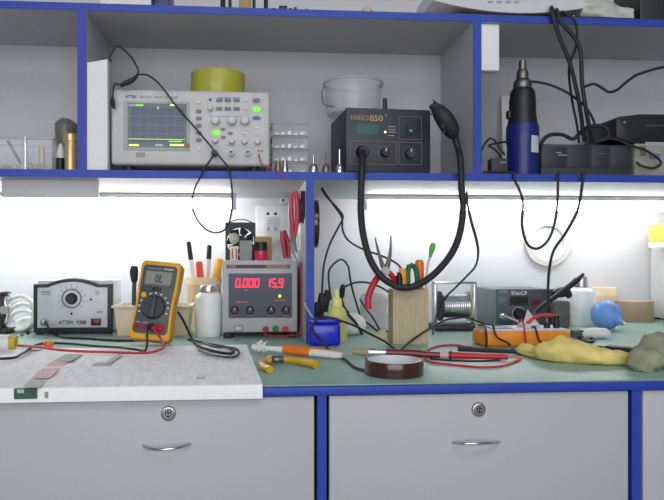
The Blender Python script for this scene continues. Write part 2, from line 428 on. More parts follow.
# wide tape on the scope
def tape_roll(name, label, c, R, r, h, m, core, axis=(0, 0, 1), cat='tape', group=None):
    t = thing(name, label, cat, c, group)
    MB().lathe([(R-.0004, 0), (R, .0008), (R, h-.0008), (R-.0004, h), (r+.002, h), (r+.002, 0)], c, axis, 48, closed=True).build('tape_winding', m, t)
    MB().lathe([(r+.002, -.0003), (r+.002, h+.0003), (r, h+.0003), (r, -.0003)], c, axis, 40, closed=True).build('core', core, t)
    return t
yt = Yo+.066
tape_roll('packing_tape', 'wide yellow-green tape roll lying on the oscilloscope', Vector((PX(218, yt), yt, ZB2-.0035)), 27*S(218, yt), .038, S(218, yt)*25.5, TAPEY, CARDB)

# ------------------------------------------------------------------ stacked clear boxes, nozzles
yb = 1.30
bx0, bx1 = PX(271, yb), PX(308.5, yb); bh = (PZ(290, 122.5, yb)-ZS)/4
def clear_box(z):
    t = thing('parts_box', 'x', 'box', ((bx0+bx1)/2, yb+.04, z), 'clear boxes stacked beside the oscilloscope')
    y0, y1 = yb, yb+.085; th = .0016; zb, zt_ = z+.0004, z+bh-.003
    mb = MB()
    mb.box((bx0+.002, y0+.002, zb), (bx1-.002, y1-.002, zb+th))
    mb.box((bx0+.002, y0+.002, zb+th), (bx0+.002+th, y1-.002, zt_)); mb.box((bx1-.002-th, y0+.002, zb+th), (bx1-.002, y1-.002, zt_))
    mb.box((bx0+.002+th, y0+.002, zb+th), (bx1-.002-th, y0+.002+th, zt_)); mb.box((bx0+.002+th, y1-.002-th, zb+th), (bx1-.002-th, y1-.002, zt_))
    mb.build('box_tray', CLEAR, t)
    MB().box((bx0, y0, zt_), (bx1, y1, z+bh-.0004), .0008).build('lid', CLEARD, t)
    ins = MB(); rnd = random.Random(int(z*1000))
    for i in range(5):
        x = bx0+.008+i*.0125; ins.box((x, y0+.008, zb+th), (x+.0085, y0+.07, zb+th+rnd.uniform(.004, .011)), .001)
    ins.build('small_parts', STEEL if z < ZS+bh*1.5 else LGREY, t)
    return t
b0 = clear_box(ZS)
b0['label'] = 'bottom clear plastic box of the stack, holding shiny parts'
for i, l in ((1, 'clear plastic box second from the bottom of the stack'), (2, 'clear plastic box second from the top of the stack'), (3, 'topmost clear plastic box of the stack beside the oscilloscope')):
    dup(b0, (0, 0, bh*i), l)
def nozzle(px, top, label, m, r0=.0075, r1=.0026, Y=1.259):
    x = PX(px, Y); h = PZ(px, top, Y)-ZS
    t = thing('air_nozzle', label, 'nozzle', (x, Y, ZS), 'metal nozzles along the shelf edge')
    c = Vector((x, Y, ZS))
    MB().lathe([(0, 0), (r0, 0), (r0, .007), (r0*.93, .009), (r0*.8, .013), (r1*1.3, .016), (0, .016)], c, n=24).build('collar', m, t)
    MB().lathe([(0, .015), (r1, .015), (r1*.85, h), (0, h)], c, n=16).build('nozzle_tube', m, t)
nozzle(278, 160.5, 'short grey nozzle standing in front of the clear boxes', DSTEEL, .0065, .004)
nozzle(285, 159.5, 'short steel nozzle in front of the clear boxes, beside the grey one', STEEL, .006, .0035)
nozzle(313.5, 155, 'stubby shiny nozzle next to the bottom clear box', STEEL, .0085, .0025)
nozzle(326, 153, 'dark thin nozzle standing between two shiny nozzles', DSTEEL, .007, .002)
nozzle(339.5, 149.5, 'tall shiny nozzle in front of the hot air station', CHROME, .0078, .0022)

# ------------------------------------------------------------------ hot air station
Yh = 1.275
hs0, hs1 = PX(346, Yh), PX(432.5, Yh); hz1 = PZ(390, 108, Yh)
Mh = Matrix.Translation((hs0, Yh, 0)) @ Matrix.Rotation(math.radians(4), 4, 'Z')
hw = hs1-hs0
hs = thing('hot_air_station', 'dark grey hot air rework station with gold lettering and two dials', 'rework station', ((hs0+hs1)/2, Yh+.07, ZS))
MB(Mh).box((0, .004, ZS+.005), (hw, .155, hz1-.001), .003).build('case', DKGREY, hs)
MB(Mh).box((0, 0, ZS+.004), (hw, .006, hz1), .002).build('front_panel', CHAR, hs)
mbf = MB(Mh)
for x in (.015, hw-.015):
    for y in (.02, .135): MB(Mh).cyl((x, y, ZS), (x, y, ZS+.006), .007).build('foot', BLACKR, hs)
def hpos(px, py): q = P(px, py, Yh); return (q.x-hs0, q.z)
def hrect(name, p0, p1, m, th=.0006):
    a, b = hpos(*p0), hpos(*p1)
    return MB(Mh).box((a[0], -th, b[1]), (b[0], .001, a[1])).build(name, m, hs)
def hframe(p0, p1):
    a, b = hpos(*p0), hpos(*p1); mb = MB(Mh); q = .0007
    mb.box((a[0], -.0004, a[1]-q), (b[0], 0.001, a[1])); mb.box((a[0], -.0004, b[1]), (b[0], 0.001, b[1]+q))
    mb.box((a[0], -.0004, b[1]+q), (a[0]+q, 0.001, a[1]-q)); mb.box((b[0]-q, -.0004, b[1]+q), (b[0], 0.001, a[1]-q))
    mb.build('printed_frame', mat('dim_frame_print', (136, 126, 108), .6), hs)
hframe((399.7, 115.4), (423.3, 139)); hframe((350, 140.3), (397.3, 164.3)); hframe((399.7, 141.3), (423.3, 164.3))
a = hpos(351, 120); text('brand_lettering', 'HAKKO', S(370, Yh)*5.2, (a[0], 0, a[1]), hs, mat('dull_gold_print', (168, 138, 108), .5), Mh, width=S(370, Yh)*18)
a = hpos(370, 120.6); text('model_lettering', '850', S(370, Yh)*5.8, (a[0], 0, a[1]), hs, GOLDT, Mh, width=S(370, Yh)*13.6)
a = hpos(385.3, 116); text('model_lettering', '+', S(370, Yh)*2.6, (a[0], 0, a[1]), hs, PRINTG, Mh)
hrect('display', (356.5, 123.5), (379, 134.5), TEAL, .0008)
q = hpos(386, 131.5); MB(Mh).lathe([(0, 0), (.0024, 0), (.0018, .0018), (0, .0024)], (q[0], 0, q[1]), (0, -1, 0), 14).build('indicator_lamp', LEDW, hs)
for y in (126, 129, 131.5, 135): hrect('fine_print', (389, y-.5), (396.5 if y < 133 else 395, y+.5), PRINTG, .0002)
def dial(px, py, r, m, ticks=11, d=.012):
    c = hpos(px, py); s_ = S(px, Yh)
    o = MB(Mh).lathe([(0, 0), (r*s_, 0), (r*s_*.94, d*.9), (r*s_*.8, d), (0, d)], (c[0], 0, c[1]), (0, -1, 0), 28).build('dial', m, hs)
    mb = MB(Mh)
    for i in range(ticks):
        t = math.radians(-135+270*i/(ticks-1)); 
        p0 = (c[0]+math.sin(t)*r*1.25*s_, -.0003, c[1]+math.cos(t)*r*1.25*s_); p1 = (c[0]+math.sin(t)*r*1.55*s_, -.0003, c[1]+math.cos(t)*r*1.55*s_)
        mb.cyl(p0, p1, .0005, n=6)
    mb.build('dial_marks', PRINTG, hs)
    MB(Mh).box((c[0]-.0009, -d-.0004, c[1]+r*s_*.2), (c[0]+.0009, -d+.001, c[1]+r*s_*.85)).build('pointer', PRINTW, o)
dial(385.2, 152.6, 4.6, BLACK); dial(410.8, 153.2, 5, DKGREY)
hrect('switch', (407.8, 123), (415, 134), BLACK, .003); hrect('switch_mark', (410.5, 129), (412.6, 131), BLUEL, .0035)
q = hpos(362.5, 152); MB(Mh).lathe([(0, 0), (.013, 0), (.012, .006), (.0095, .012), (0, .012)], (q[0], 0, q[1]), (0, -1, 0), 24).build('hose_outlet', BLACK, hs)
q = hpos(386.5, 108); MB(Mh).box((q[0]-.004, .003, hz1-.002), (q[0]+.004, .011, hz1+.022), .002).build('bracket', BLACK, hs)

# clear tub on top of it
Yt = 1.35
c = Vector((PX(353, Yt), Yt, hz1-.0007)); rs = S(353, Yt); ztop = PZ(353, 77.5, Yt-.06)-c.z
tub = thing('plastic_tub', 'round clear plastic tub standing on the hot air station', 'tub', c)
R1 = 29*rs
MB().lathe([(0, 0), (R1*.9, 0), (R1*.97, ztop-.006), (R1*1.03, ztop-.006), (R1*1.03, ztop), (R1*.97, ztop), (R1*.95, ztop-.004), (R1*.88, .002), (0, .002)], c, n=40).build('tub_wall', CLEAR, tub)
MB().lathe([(R1*.965, ztop+.0002), (R1*1.05, ztop+.0002), (R1*1.05, ztop+.003), (R1*1.0, ztop+.006), (R1*.965, ztop+.003)], c, n=40, closed=True).build('rim', CLEARD, tub)
e = c+Vector((-R1*1.03, -.006, ztop-.006))
MB().tube([e, e+Vector((-.004, -.004, -.012)), e+Vector((-.002, -.02, -.04)), e+Vector((.008, -.05, ztop*-.8)), e+Vector((.03, -.062, ztop*-.86))], .0014, n=6).build('handle', STEEL, tub)
MB().box((c.x-.01, c.y-.03, c.z+.002), (c.x+.035, c.y+.02, c.z+.012), .002).build('folded_slip', PAPERW, tub)

# hose of the hot air station
hp = [(362.5, 152, 1.2535), (362.2, 159, 1.236), (362, 170, 1.226), (361, 195, 1.222), (361, 215, 1.222), (363.5, 236, 1.22), (370, 259, 1.215), (381, 276, 1.21), (396, 286, 1.207), (411, 287, 1.205), (428, 279, 1.208), (443, 265, 1.212), (454, 249, 1.218), (460.5, 230, 1.222), (463, 208, 1.226), (461.5, 188, 1.228), (461, 170, 1.228), (460, 157, 1.234), (458, 148, 1.25), (454.5, 136, 1.25)]
ho = thing('air_hose', 'thick black hose hanging in a deep loop from the hot air station', 'hose', P(398, 287, 1.207))
MB().tube(PP(hp), lambda t: .0064, n=16, k=10).build('hose', BLACKR, ho)
hh = MB()
hh.tube(PP([(454.5, 137, 1.25), (449, 126, 1.245), (441, 114, 1.245), (432, 104, 1.247)]), lambda t: .0085+.0095*math.sin(PI*min(1, t*1.1))**.7, n=16)
hh.build('hot_air_handpiece', BLACKR, ho)
rnd = random.Random(3); mb = MB()
for i in range(30):
    t = rnd.random(); a = P(434+t*16, 106+t*24, 1.242+rnd.uniform(-.010, .005)); d = [Vector((rnd.uniform(-.010, .016), rnd.uniform(-.012, .006), rnd.uniform(-.016, .016))) for _ in range(3)]
    mb.tube([a+d[0], a+d[1]*.5, a+d[2]], .0016, n=5, k=4)
mb.build('mesh_sleeve', mat('grey_mesh', (62, 66, 68), .8), ho)

# ------------------------------------------------------------------ left compartment
yl = 1.29
t = thing('storage_bin', 'clear plastic bin of metal scraps on the shelf, partly out of frame', 'bin', (PX(10, yl), yl+.05, ZS))
lx0, lx1 = PX(-38, yl), PX(52, yl); hb = PZ(25, 139, yl)-ZS
mb = MB()
mb.box((lx0, yl, ZS+.0004), (lx1, yl+.09, ZS+.002)); mb.box((lx0, yl, ZS+.002), (lx1, yl+.002, ZS+hb)); mb.box((lx0, yl+.088, ZS+.002), (lx1, yl+.09, ZS+hb))
mb.box((lx0, yl+.002, ZS+.002), (lx0+.002, yl+.088, ZS+hb)); mb.box((lx1-.002, yl+.002, ZS+.002), (lx1, yl+.088, ZS+hb))
mb.build('bin_wall', CLEAR, t)
mb = MB(); mb.box((lx0-.004, yl-.004, ZS+hb), (lx1+.004, yl, ZS+hb+.004), .001); mb.box((lx0-.004, yl+.09, ZS+hb), (lx1+.004, yl+.094, ZS+hb+.004), .001)
mb.box((lx1, yl, ZS+hb), (lx1+.004, yl+.09, ZS+hb+.004), .001); mb.build('rim', CLEARD, t)
def in_bin(mb, name, label, m, cat='tool'): return tag(mb.build(name, m), label, cat)
in_bin(MB().tube([Vector((PX(25.5, 1.315), 1.315, ZS+.006)), Vector((PX(26, 1.315), 1.312, PZ(25, 137, 1.315)))], .0035, k=0, n=10), 'steel_rod', 'bright steel rod standing upright in the clear bin', CHROME, 'rod')
in_bin(MB().tube([Vector((PX(27, 1.31), 1.31, ZS+.02)), Vector((PX(44, 1.305), 1.305, ZS+.007))], .0035, k=0, n=8), 'steel_strip', 'shiny metal strip slanting at the bottom of the clear bin', CHROME, 'metal strip')
in_bin(MB().tube([Vector((PX(8, 1.33), 1.33, PZ(8, 141, 1.33))), Vector((PX(21, 1.33), 1.33, ZS+.02))], .003, k=0, n=8), 'dark_tool', 'thin dark tool leaning inside the clear bin', BLACK)
in_bin(MB().cyl(Vector((PX(42, 1.325), 1.325, ZS+.003)), Vector((PX(42, 1.325), 1.325, PZ(42, 147, 1.325))), .0055), 'brass_pin', 'short brass pin standing in the clear bin', BRASS, 'pin')
mb = MB(); rnd = random.Random(9)
for i in range(34):
    a = Vector((PX(rnd.uniform(-20, 48), yl+.03), yl+rnd.uniform(.012, .075), ZS+.006+rnd.uniform(0, .008)))
    mb.box((-.006, -.003, -.003), (.006, .003, .003), .001, 1, Matrix.Translation(a) @ Matrix.Rotation(rnd.uniform(0, 3), 4, 'Z') @ Matrix.Rotation(rnd.uniform(-.4, .4), 4, 'Y'))
o = in_bin(mb, 'metal_scraps', 'loose metal scraps covering the bottom of the clear bin', mat('mixed_scrap', (150, 138, 120), .4, .6, var=.4, scale=90), 'scrap'); o['kind'] = 'stuff'
def canister():
    Y = 1.285; c = Vector((PX(71, Y), Y, ZS)); s_ = S(71, Y); h = PZ(71, 134, Y)-ZS; r = 6*s_
    t = thing('brass_canister', 'gold coloured canister standing against the left blue divider', 'canister', c)
    MB().lathe([(0, 0), (r*.95, 0), (r, .003), (r*.98, h*.75), (r*.9, h*.8), (0, h*.8)], c).build('body', BRASS, t)
    MB().lathe([(0, h*.8), (r*1.0, h*.8), (r*1.05, h*.86), (r*1.05, h*.98), (r*.9, h), (0, h)], c).build('cap', BRASS, t)
canister()
Y = 1.32; c = Vector((PX(60.5, Y), Y, ZS)); s_ = S(60, Y); h = PZ(60, 143, Y)-ZS
t = thing('glue_bottle', 'small black bottle with white cone cap beside the gold canister', 'bottle', c)
MB().lathe([(0, 0), (4*s_, 0), (4*s_, h*.42), (3.6*s_, h*.5), (0, h*.5)], c).build('bottle_body', BLACK, t)
MB().lathe([(0, h*.5), (4.4*s_, h*.5), (4*s_, h*.66), (1.6*s_, h*.95), (0, h)], c).build('cap', WHITE, t)
Y = 1.425; c = Vector((PX(66, Y), Y, ZS)); s_ = S(65, Y); h = PZ(65, 120, Y)-ZS
mb = MB(); R = []
for i in range(14):
    f_ = i/13; q = []
    for j in range(28):
        a = 2*PI*j/28; n_ = noise.noise(Vector((math.cos(a)*1.6, math.sin(a)*1.6, f_*2.5)))
        rr = (12.5-2.5*abs(f_-.75)*2+2.2*n_)*s_*(1 if f_ < .97 else .4)
        q.append(c+Vector((rr*math.cos(a)*.86, rr*math.sin(a)*.9, h*f_+.004*n_*f_)))
    R.append(q)
for r_ in R[0]: r_.z = ZS+.0005
mb.rings(R); tag(mb.build('plastic_bag', mat('grey_bag', (120, 120, 112), .3, alpha=.8, var=.2, scale=30), ang=60), 'crumpled grey plastic bag standing behind the gold canister', 'bag')

# ------------------------------------------------------------------ right compartment
Y = 1.285; c = Vector((PX(522.5, Y), Y, ZS)); s_ = S(522, Y)
def zt2(py): return PZ(522, py, Y)-ZS
t = thing('suction_tool', 'blue and black electric tool standing upright with a steel tip', 'power tool', c)
MB().lathe([(0, .0005), (15*s_, .0005), (15.2*s_, .004), (15.2*s_, zt2(146)), (16*s_, zt2(142)), (16*s_, zt2(128)), (15*s_, zt2(125)), (0, zt2(125))], c, n=36).build('body', BLUED, t)
MB().lathe([(0, zt2(125)), (14.6*s_, zt2(125)), (13.2*s_, zt2(116)), (12.8*s_, zt2(100)), (12*s_, zt2(93)), (10*s_, zt2(89)), (0, zt2(89))], c, n=32).build('grip', BLACK, t)
MB().lathe([(0, zt2(89)), (8.2*s_, zt2(89)), (9*s_, zt2(86)), (9*s_, zt2(83)), (7*s_, zt2(80)), (5.8*s_, zt2(79)), (5.6*s_, zt2(72)), (4.4*s_, zt2(70)), (0, zt2(70))], c, n=28).build('chuck', DSTEEL, t)
MB().lathe([(0, zt2(70)), (3.6*s_, zt2(70)), (3.6*s_, zt2(61)), (2.6*s_, zt2(60.5)), (2.6*s_, zt2(66)), (0, zt2(66))], c, n=20).build('tip', DSTEEL, t)
r_ = 16.25*s_; rg = []
for k_ in range(9):
    an = math.radians(-82+k_*4.6); u_ = Vector((math.cos(an), math.sin(an), 0))
    rg.append([c+u_*r_+Vector((0, 0, z_)) for z_ in (zt2(154.5), zt2(138))]+[c+u_*(r_-.0022)+Vector((0, 0, z_)) for z_ in (zt2(138), zt2(154.5))])
MB().rings(rg).build('sticker', LGREY, t)
MB().box((PX(506.5, Y), Y-.01, PZ(507, 119, Y)), (PX(510, Y), Y+.005, PZ(507, 111, Y)), .002).build('trigger', BLACK, t)
cable('tool_cable', 'black cable running from the tip of the blue tool to the hanging cords', 'cable',
      [(529, 81.5, 1.285), (537, 82, 1.28), (547, 84, 1.275), (558, 88, 1.27), (569.5, 94, 1.268), (579, 101, 1.272), (587, 109, 1.274), (594, 122, 1.281), (597, 141.5, 1.287)], .0026, BLACKR)

Y = 1.29
t = thing('metal_box', 'long low dark metal box with faint print behind hanging cords', 'equipment box', (PX(586, Y), Y+.06, ZS))
MB().box((PX(541, Y), Y, ZS+.003), (PX(632, Y), Y+.12, PZ(586, 144.5, Y)), .003).build('case', mat('brownish_black_metal', (58, 58, 62), .5), t)
for p0, p1 in (((541.5, 147), (566, 168)), ((567, 147), (590, 168)), ((591, 147), (608, 168)), ((610, 147), (631, 168))):
    panel('face_plate', p0, p1, Y, .0015, mat('dark_face_plate', (50, 51, 58), .5), t, .0005)
panel('fine_print', (556, 152), (562, 153.2), Y-.0015, .0003, PRINTG, t); panel('fine_print', (558, 154.5), (567, 155.7), Y-.0015, .0003, PRINTG, t)
panel('fine_print', (597, 153), (604, 154), Y-.0015, .0003, mat('dim_print', (104, 92, 92), .6), t)
mb = MB()
for x in (545, 628): mb.box((PX(x-3, Y), Y+.01, ZS), (PX(x+3, Y), Y+.11, ZS+.004))
mb.build('foot', BLACKR, t)
Y = 1.30
zst = PZ(645, 143.5, Y)
t = thing('parts_carton', 'small grey carton with blue patch supporting the black case', 'carton', (PX(652, Y), Y+.05, ZS))
MB().box((PX(634.5, Y), Y, ZS), (PX(700, Y), Y+.12, zst), .002).build('carton_body', mat('grey_carton', (150, 150, 140), .7, var=.12, scale=30), t)
panel('blue_patch', (649, 153.5), (660, 159), Y, .0004, mat('muted_blue_patch', (92, 112, 136), .6), t)
panel('pale_patch', (640, 146), (646, 156), Y, .0004, mat('olive_patch', (108, 112, 96), .6), t)
t = thing('black_case', 'black equipment case with sloping top on a grey carton', 'case', (PX(650, Y), Y+.06, zst))
z1, z0 = PZ(640, 117, Y), PZ(640, 143.5, Y)
MB().prism([(PX(616.5, Y), z0+.012), (PX(616.5, Y), z1-.004), (PX(619, Y), z1), (PX(640, Y), PZ(640, 114, Y)), (PX(710, Y), PZ(640, 113.5, Y)), (PX(710, Y), z0), (PX(634, Y), z0)], Y, Y+.13, .002).build('case_body', mat('satin_black', (24, 26, 27), .4), t)
panel('dark_slot', (645, 124.5), (664, 127), Y, .001, mat('slot_grey', (56, 58, 60), .4), t)
panel('label_strip', (645, 142), (690, 146.5), Y, .0008, mat('label_grey', (168, 168, 170), .6), t)
q = P(624.5, 122.5, Y); MB().lathe([(0, 0), (.0035, 0), (.0025, .0015), (0, .002)], q, (0, -1, 0), 12).build('screw', STEEL, t)

# cords over the right compartment
def hang(label, pts, r, name='power_cable', m=BLACKR): return cable(name, label, 'cord', pts, r, m, 'black cords hanging from the top shelf')
hang('thick black cord hanging from the top shelf, nearer the blue tool', [(551, 7, 1.28), (552, 9.5, 1.242), (554, 20, 1.238), (559.5, 37, 1.24), (569.5, 62, 1.243), (577, 92, 1.25), (581, 115, 1.262), (583, 132, 1.272), (585, 141, 1.28)], .0042)
hang('thick black cord hanging from the top shelf, crossing over the other', [(556, 9, 1.28), (557.5, 12, 1.24), (561, 22, 1.233), (574, 37, 1.232), (580.6, 52, 1.234), (582, 82, 1.238), (585.6, 107, 1.243), (588, 121, 1.252), (591, 133, 1.262), (592, 141, 1.275)], .0042)
hang('thin dark cord hanging beside the two thick cords', [(560, 10, 1.28), (566, 14.5, 1.24), (574, 20, 1.236), (577, 30, 1.238), (575.7, 47, 1.242), (569, 69, 1.262), (572, 100, 1.285), (577, 125, 1.288), (579, 143, 1.284)], .0024)
cable('signal_cable', 'black cable swinging from the hanging cords to the edge of the picture', 'cable', [(583, 87, 1.262), (594, 84, 1.262), (602, 88, 1.262), (609, 92, 1.26), (617, 90, 1.262), (624, 84, 1.265), (632, 78, 1.27), (639, 74, 1.27), (664, 67, 1.27), (690, 66, 1.27)], .0028, BLACKR)
cable('coiled_lead', 'black lead curling on top of the dark metal box', 'cable', [(540, 145, 1.283), (545, 138, 1.283), (552, 134.5, 1.283), (563, 135, 1.283), (573, 139, 1.285), (580, 133, 1.28), (588, 127, 1.28), (601.6, 126, 1.283), (608, 131, 1.283), (607, 138, 1.285), (597, 141, 1.288), (590, 141, 1.29)], .004, BLACKR)
cable('lead', 'black lead lying from the metal box over to the grey carton', 'cable', [(592, 140.5, 1.30), (605, 138.5, 1.296), (618, 140, 1.288), (632, 146, 1.28), (645, 150, 1.284), (656, 157, 1.284), (661, 163, 1.284), (654, 168, 1.28), (642, 166, 1.28), (636, 162, 1.283)], .0026, BLACKR)
cable('lead', 'thin black lead arching beside the foot of the blue tool', 'cable', [(481, 163, 1.262), (481, 152, 1.262), (486, 142, 1.262), (491, 138.5, 1.262), (496, 142, 1.262), (500, 149, 1.262), (505, 155, 1.26)], .0022, BLACKR)
cable('lead', 'black lead looping behind the thin arching lead', 'cable', [(511, 141, 1.31), (498, 143, 1.285), (489, 145.5, 1.285), (494, 149, 1.285), (499, 154, 1.28), (501, 158, 1.275)], .0022, BLACKR)
Y = 1.262
t = thing('plug_adapter', 'small dark adapter lying at the foot of the blue tool', 'adapter', (PX(499, Y), Y+.01, ZS))
MB().box((PX(491.5, Y), Y, ZS+.0003), (PX(507, Y), Y+.025, PZ(499, 158, Y)), .003).build('adapter_body', mat('dusty_black', (58, 58, 60), .6), t)
panel('fine_print', (500, 161.8), (506, 163), Y, .0003, PRINTG, t)
cable('lead', 'black lead lying along the shelf edge under the adapter', 'cable', [Vector((PX(px, y_), y_, ZS+.003)) for px, y_ in ((482.5, 1.258), (488, 1.2535), (496, 1.2535), (505, 1.2535), (514, 1.2545))], .0022, BLACKR)

# ------------------------------------------------------------------ top of the unit
Y = 1.30
mb = MB()
def top_z(px, py): return PZ(px, py, Y)
t = thing('carton', 'pale carton on top of the unit, at the far left', 'carton', (PX(60, Y), Y+.08, ZTT))
MB().box((PX(100, Y), Y, ZTT+.0002), (PX(151, Y), Y+.1, ZTT+.11), .002).build('carton_body', PAPERW, t)
t = thing('blue_carton', 'dark blue carton on top of the unit beside the pale carton', 'carton', (PX(160, Y), Y+.04, ZTT))
MB().box((PX(153.5, Y), Y, ZTT+.0002), (PX(169.5, Y), Y+.08, ZTT+.09), .002).build('carton_body', BLUED, t)
t = thing('wire_rack', 'black wire rack on top of the unit', 'rack', (PX(246, Y), Y+.03, ZTT))
for x in (222, 230, 254, 266.5):
    MB().cyl((PX(x, Y), Y, ZTT), (PX(x, Y), Y, ZTT+.09), .0032, n=10).build('leg', BLACK, t)
MB().box((PX(220, Y), Y-.004, ZTT+.085), (PX(268.5, Y), Y+.1, ZTT+.09), .001).build('rack_shelf', BLACK, t)
for x in (222, 266.5): MB().cyl((PX(x, Y), Y+.095, ZTT), (PX(x, Y), Y+.095, ZTT+.085), .0032, n=10).build('leg', BLACK, t)
tag(MB().box((PX(239, Y), Y+.01, ZTT+.0002), (PX(251, Y), Y+.06, ZTT+.05), .003).build('small_carton', CARDB), 'tan carton inside the black wire rack', 'carton')
Y = 1.275
t = thing('circuit_board', 'dark circuit board lying on top of the unit beside the black rack', 'circuit board', (PX(290, Y), Y+.03, ZTT))
MB().box((PX(269, Y), Y, ZTT+.0003), (PX(310, Y), Y+.06, ZTT+.003)).build('board', mat('pcb_dark', (48, 54, 44), .5), t)
for a, b, h in ((271, 276, .009), (279, 287.5, .014), (289, 292, .010), (294, 297, .012), (299, 304, .007), (305, 308.5, .009)):
    MB().box((PX(a, Y), Y+.004, ZTT+.003), (PX(b, Y), Y+.02, ZTT+.003+h), .001).build('component', BLACK if a < 290 else mat('mossy_part', (66, 66, 52), .6), t)
Y = 1.29
tag(MB().lathe([(0, 0), (.0115, 0), (.012, .002), (.0112, .012), (.008, .0155), (0, .0165)], Vector((PX(366, Y), Y-.01, ZTT+.0002)), n=28).build('cork_knob', mat('tan_cork', (206, 186, 156), .7)), 'small round tan knob lying on top of the unit', 'knob')
Mp = Matrix.Translation((PX(437, Y), Y, ZTT+.0004)) @ Matrix.Rotation(.03, 4, 'Z')
for i, (dx, z) in enumerate(((0, 0), (.006, .006))):
    tag(MB(Mp).box((-.05+dx, 0, z), (.034+dx, .09, z+.0058), .0006).build('paper_pad', PAPERW), ('lower' if i == 0 else 'upper')+' white paper pad of the two lying on top of the unit', 'paper', 'paper pads on the unit')
Yk = 1.27
t = thing('curved_appliance', 'pale grey curved casing with printed marks lying on a black base', 'appliance', (PX(510, Yk), Yk+.05, ZTT))
MB().box((PX(451, Yk), Yk, ZTT+.0003), (PX(636, Yk), Yk+.13, ZTT+.010), .002).build('base', BLACK, t)
mb = MB(); R = []
for i in range(15):
    f_ = i/14; x = PX(432+f_*150, Yk); z = PZ(432, [0, 3, 6, 8, 8, 7, 5.0, 3][min(7, int(f_*7))], Yk)
    zc = ZTT+.0105+.020*(abs(f_-.55)/.55)**2
    R.append([Vector((x, Yk-.006, zc)), Vector((x, Yk+.12, zc)), Vector((x, Yk+.12, zc+.03)), Vector((x, Yk-.002, zc+.026)), Vector((x, Yk-.007, zc+.012))])
mb.rings(R).build('casing', mat('pale_casing', (206, 208, 210), .5), t)
for x in (488, 497, 506, 514): panel('printed_mark', (x, 1.0), (x+5, 2.2), Yk-.0075, .0006, PRINTG, t)
Y = 1.255
R = []
for i in range(12):
    f_ = i/11; q = []
    cx_ = PX(588+f_*54, Y)
    for j in range(24):
        a = 2*PI*j/24; n_ = noise.noise(Vector((math.cos(a)*2, math.sin(a)*2, f_*5)))
        rr = .024*(.55+.45*math.sin(PI*min(1, f_+.12)))+.008*n_
        q.append(Vector((cx_+.004*n_, Y+.04+rr*math.cos(a), max(ZTT+.0115, ZTT+.034-.012*f_+rr*math.sin(a)))))
    R.append(q)
tag(MB().rings(R).build('crumpled_bag', mat('pale_crumpled_bag', (196, 196, 190), .35, var=.14, scale=30), ang=50), 'crumpled pale plastic bag on the black base above the cords', 'bag')
t = thing('black_box', 'black box on top of the unit past the crumpled bag', 'box', (PX(655, 1.28), 1.33, ZTT))
MB().box((PX(640, 1.28), 1.28, ZTT+.0003), (PX(720, 1.28), 1.38, ZTT+.12), .003).build('box_body', BLACK, t)

# ------------------------------------------------------------------ scope probe lead and thin wires
t = thing('scope_probe', 'thin black probe lead draped over the oscilloscope and looping below the shelf', 'probe', P(222, 232, 1.238))
MB().tube(PP([(128, 80, 1.2480), (133, 78, 1.2460), (138, 75, 1.2480), (144, 74.5, 1.2480), (150, 76.5, 1.2460), (161, 86, 1.2480), (177, 107, 1.2480), (197, 130, 1.247), (213, 149, 1.242), (224, 162, 1.242), (229, 170, 1.24), (232, 190, 1.238), (231.5, 212, 1.238), (227, 227, 1.238), (218, 232.5, 1.238), (207, 230, 1.238), (197, 219, 1.238), (192, 204, 1.238), (195, 188, 1.238), (200, 178, 1.24), (204, 169, 1.24), (209, 162, 1.235), (213, 156, 1.231), (214.5, 153.6, 1.2335)]), .0017, n=7).build('lead', BLACKR, t)
MB().cyl(P(214.5, 153.4, 1.2488), P(214.5, 153.4, 1.2488)+Vector((0, -.016, 0)), .0066, .0052).build('plug', mat('brown_black_plug', (58, 44, 42), .5), t)
for pts in ([(111, 62, 1.2520), (110.5, 56, 1.2520), (116.5, 46.3, 1.2540), (124, 50, 1.2540), (131, 57, 1.2520), (136, 65, 1.2500), (138.2, 72, 1.2480), (134, 79, 1.2460)], [(127, 82, 1.2480), (120, 84.5, 1.2480), (115, 84, 1.2480), (113.3, 90, 1.2500), (112.8, 98, 1.2500)]):
    MB().tube(PP(pts), .0017, n=7).build('lead', BLACKR, t)
MB().tube(PP([(121, 86.3, 1.2480), (125, 83.5, 1.2460), (132, 80.5, 1.248), (137, 76, 1.2460)]), lambda u: .0028+.0022*math.sin(PI*u), n=10).build('probe_body', BLACK, t)
MB().tube(PP([(112.8, 97, 1.2500), (113, 103, 1.2500), (114, 108.5, 1.2500)]), lambda u: .0022+.0018*math.sin(PI*u), n=8).build('clip', BLACK, t)
cable('jumper_wire', 'thin red wire trailing over the shelf edge from the oscilloscope terminals', 'wire', [(259, 155, 1.258), (260.5, 161, 1.252), (263, 165, 1.25), (272, 167.5, 1.246), (280, 172, 1.243), (283.5, 180, 1.243)], .0011, REDW)

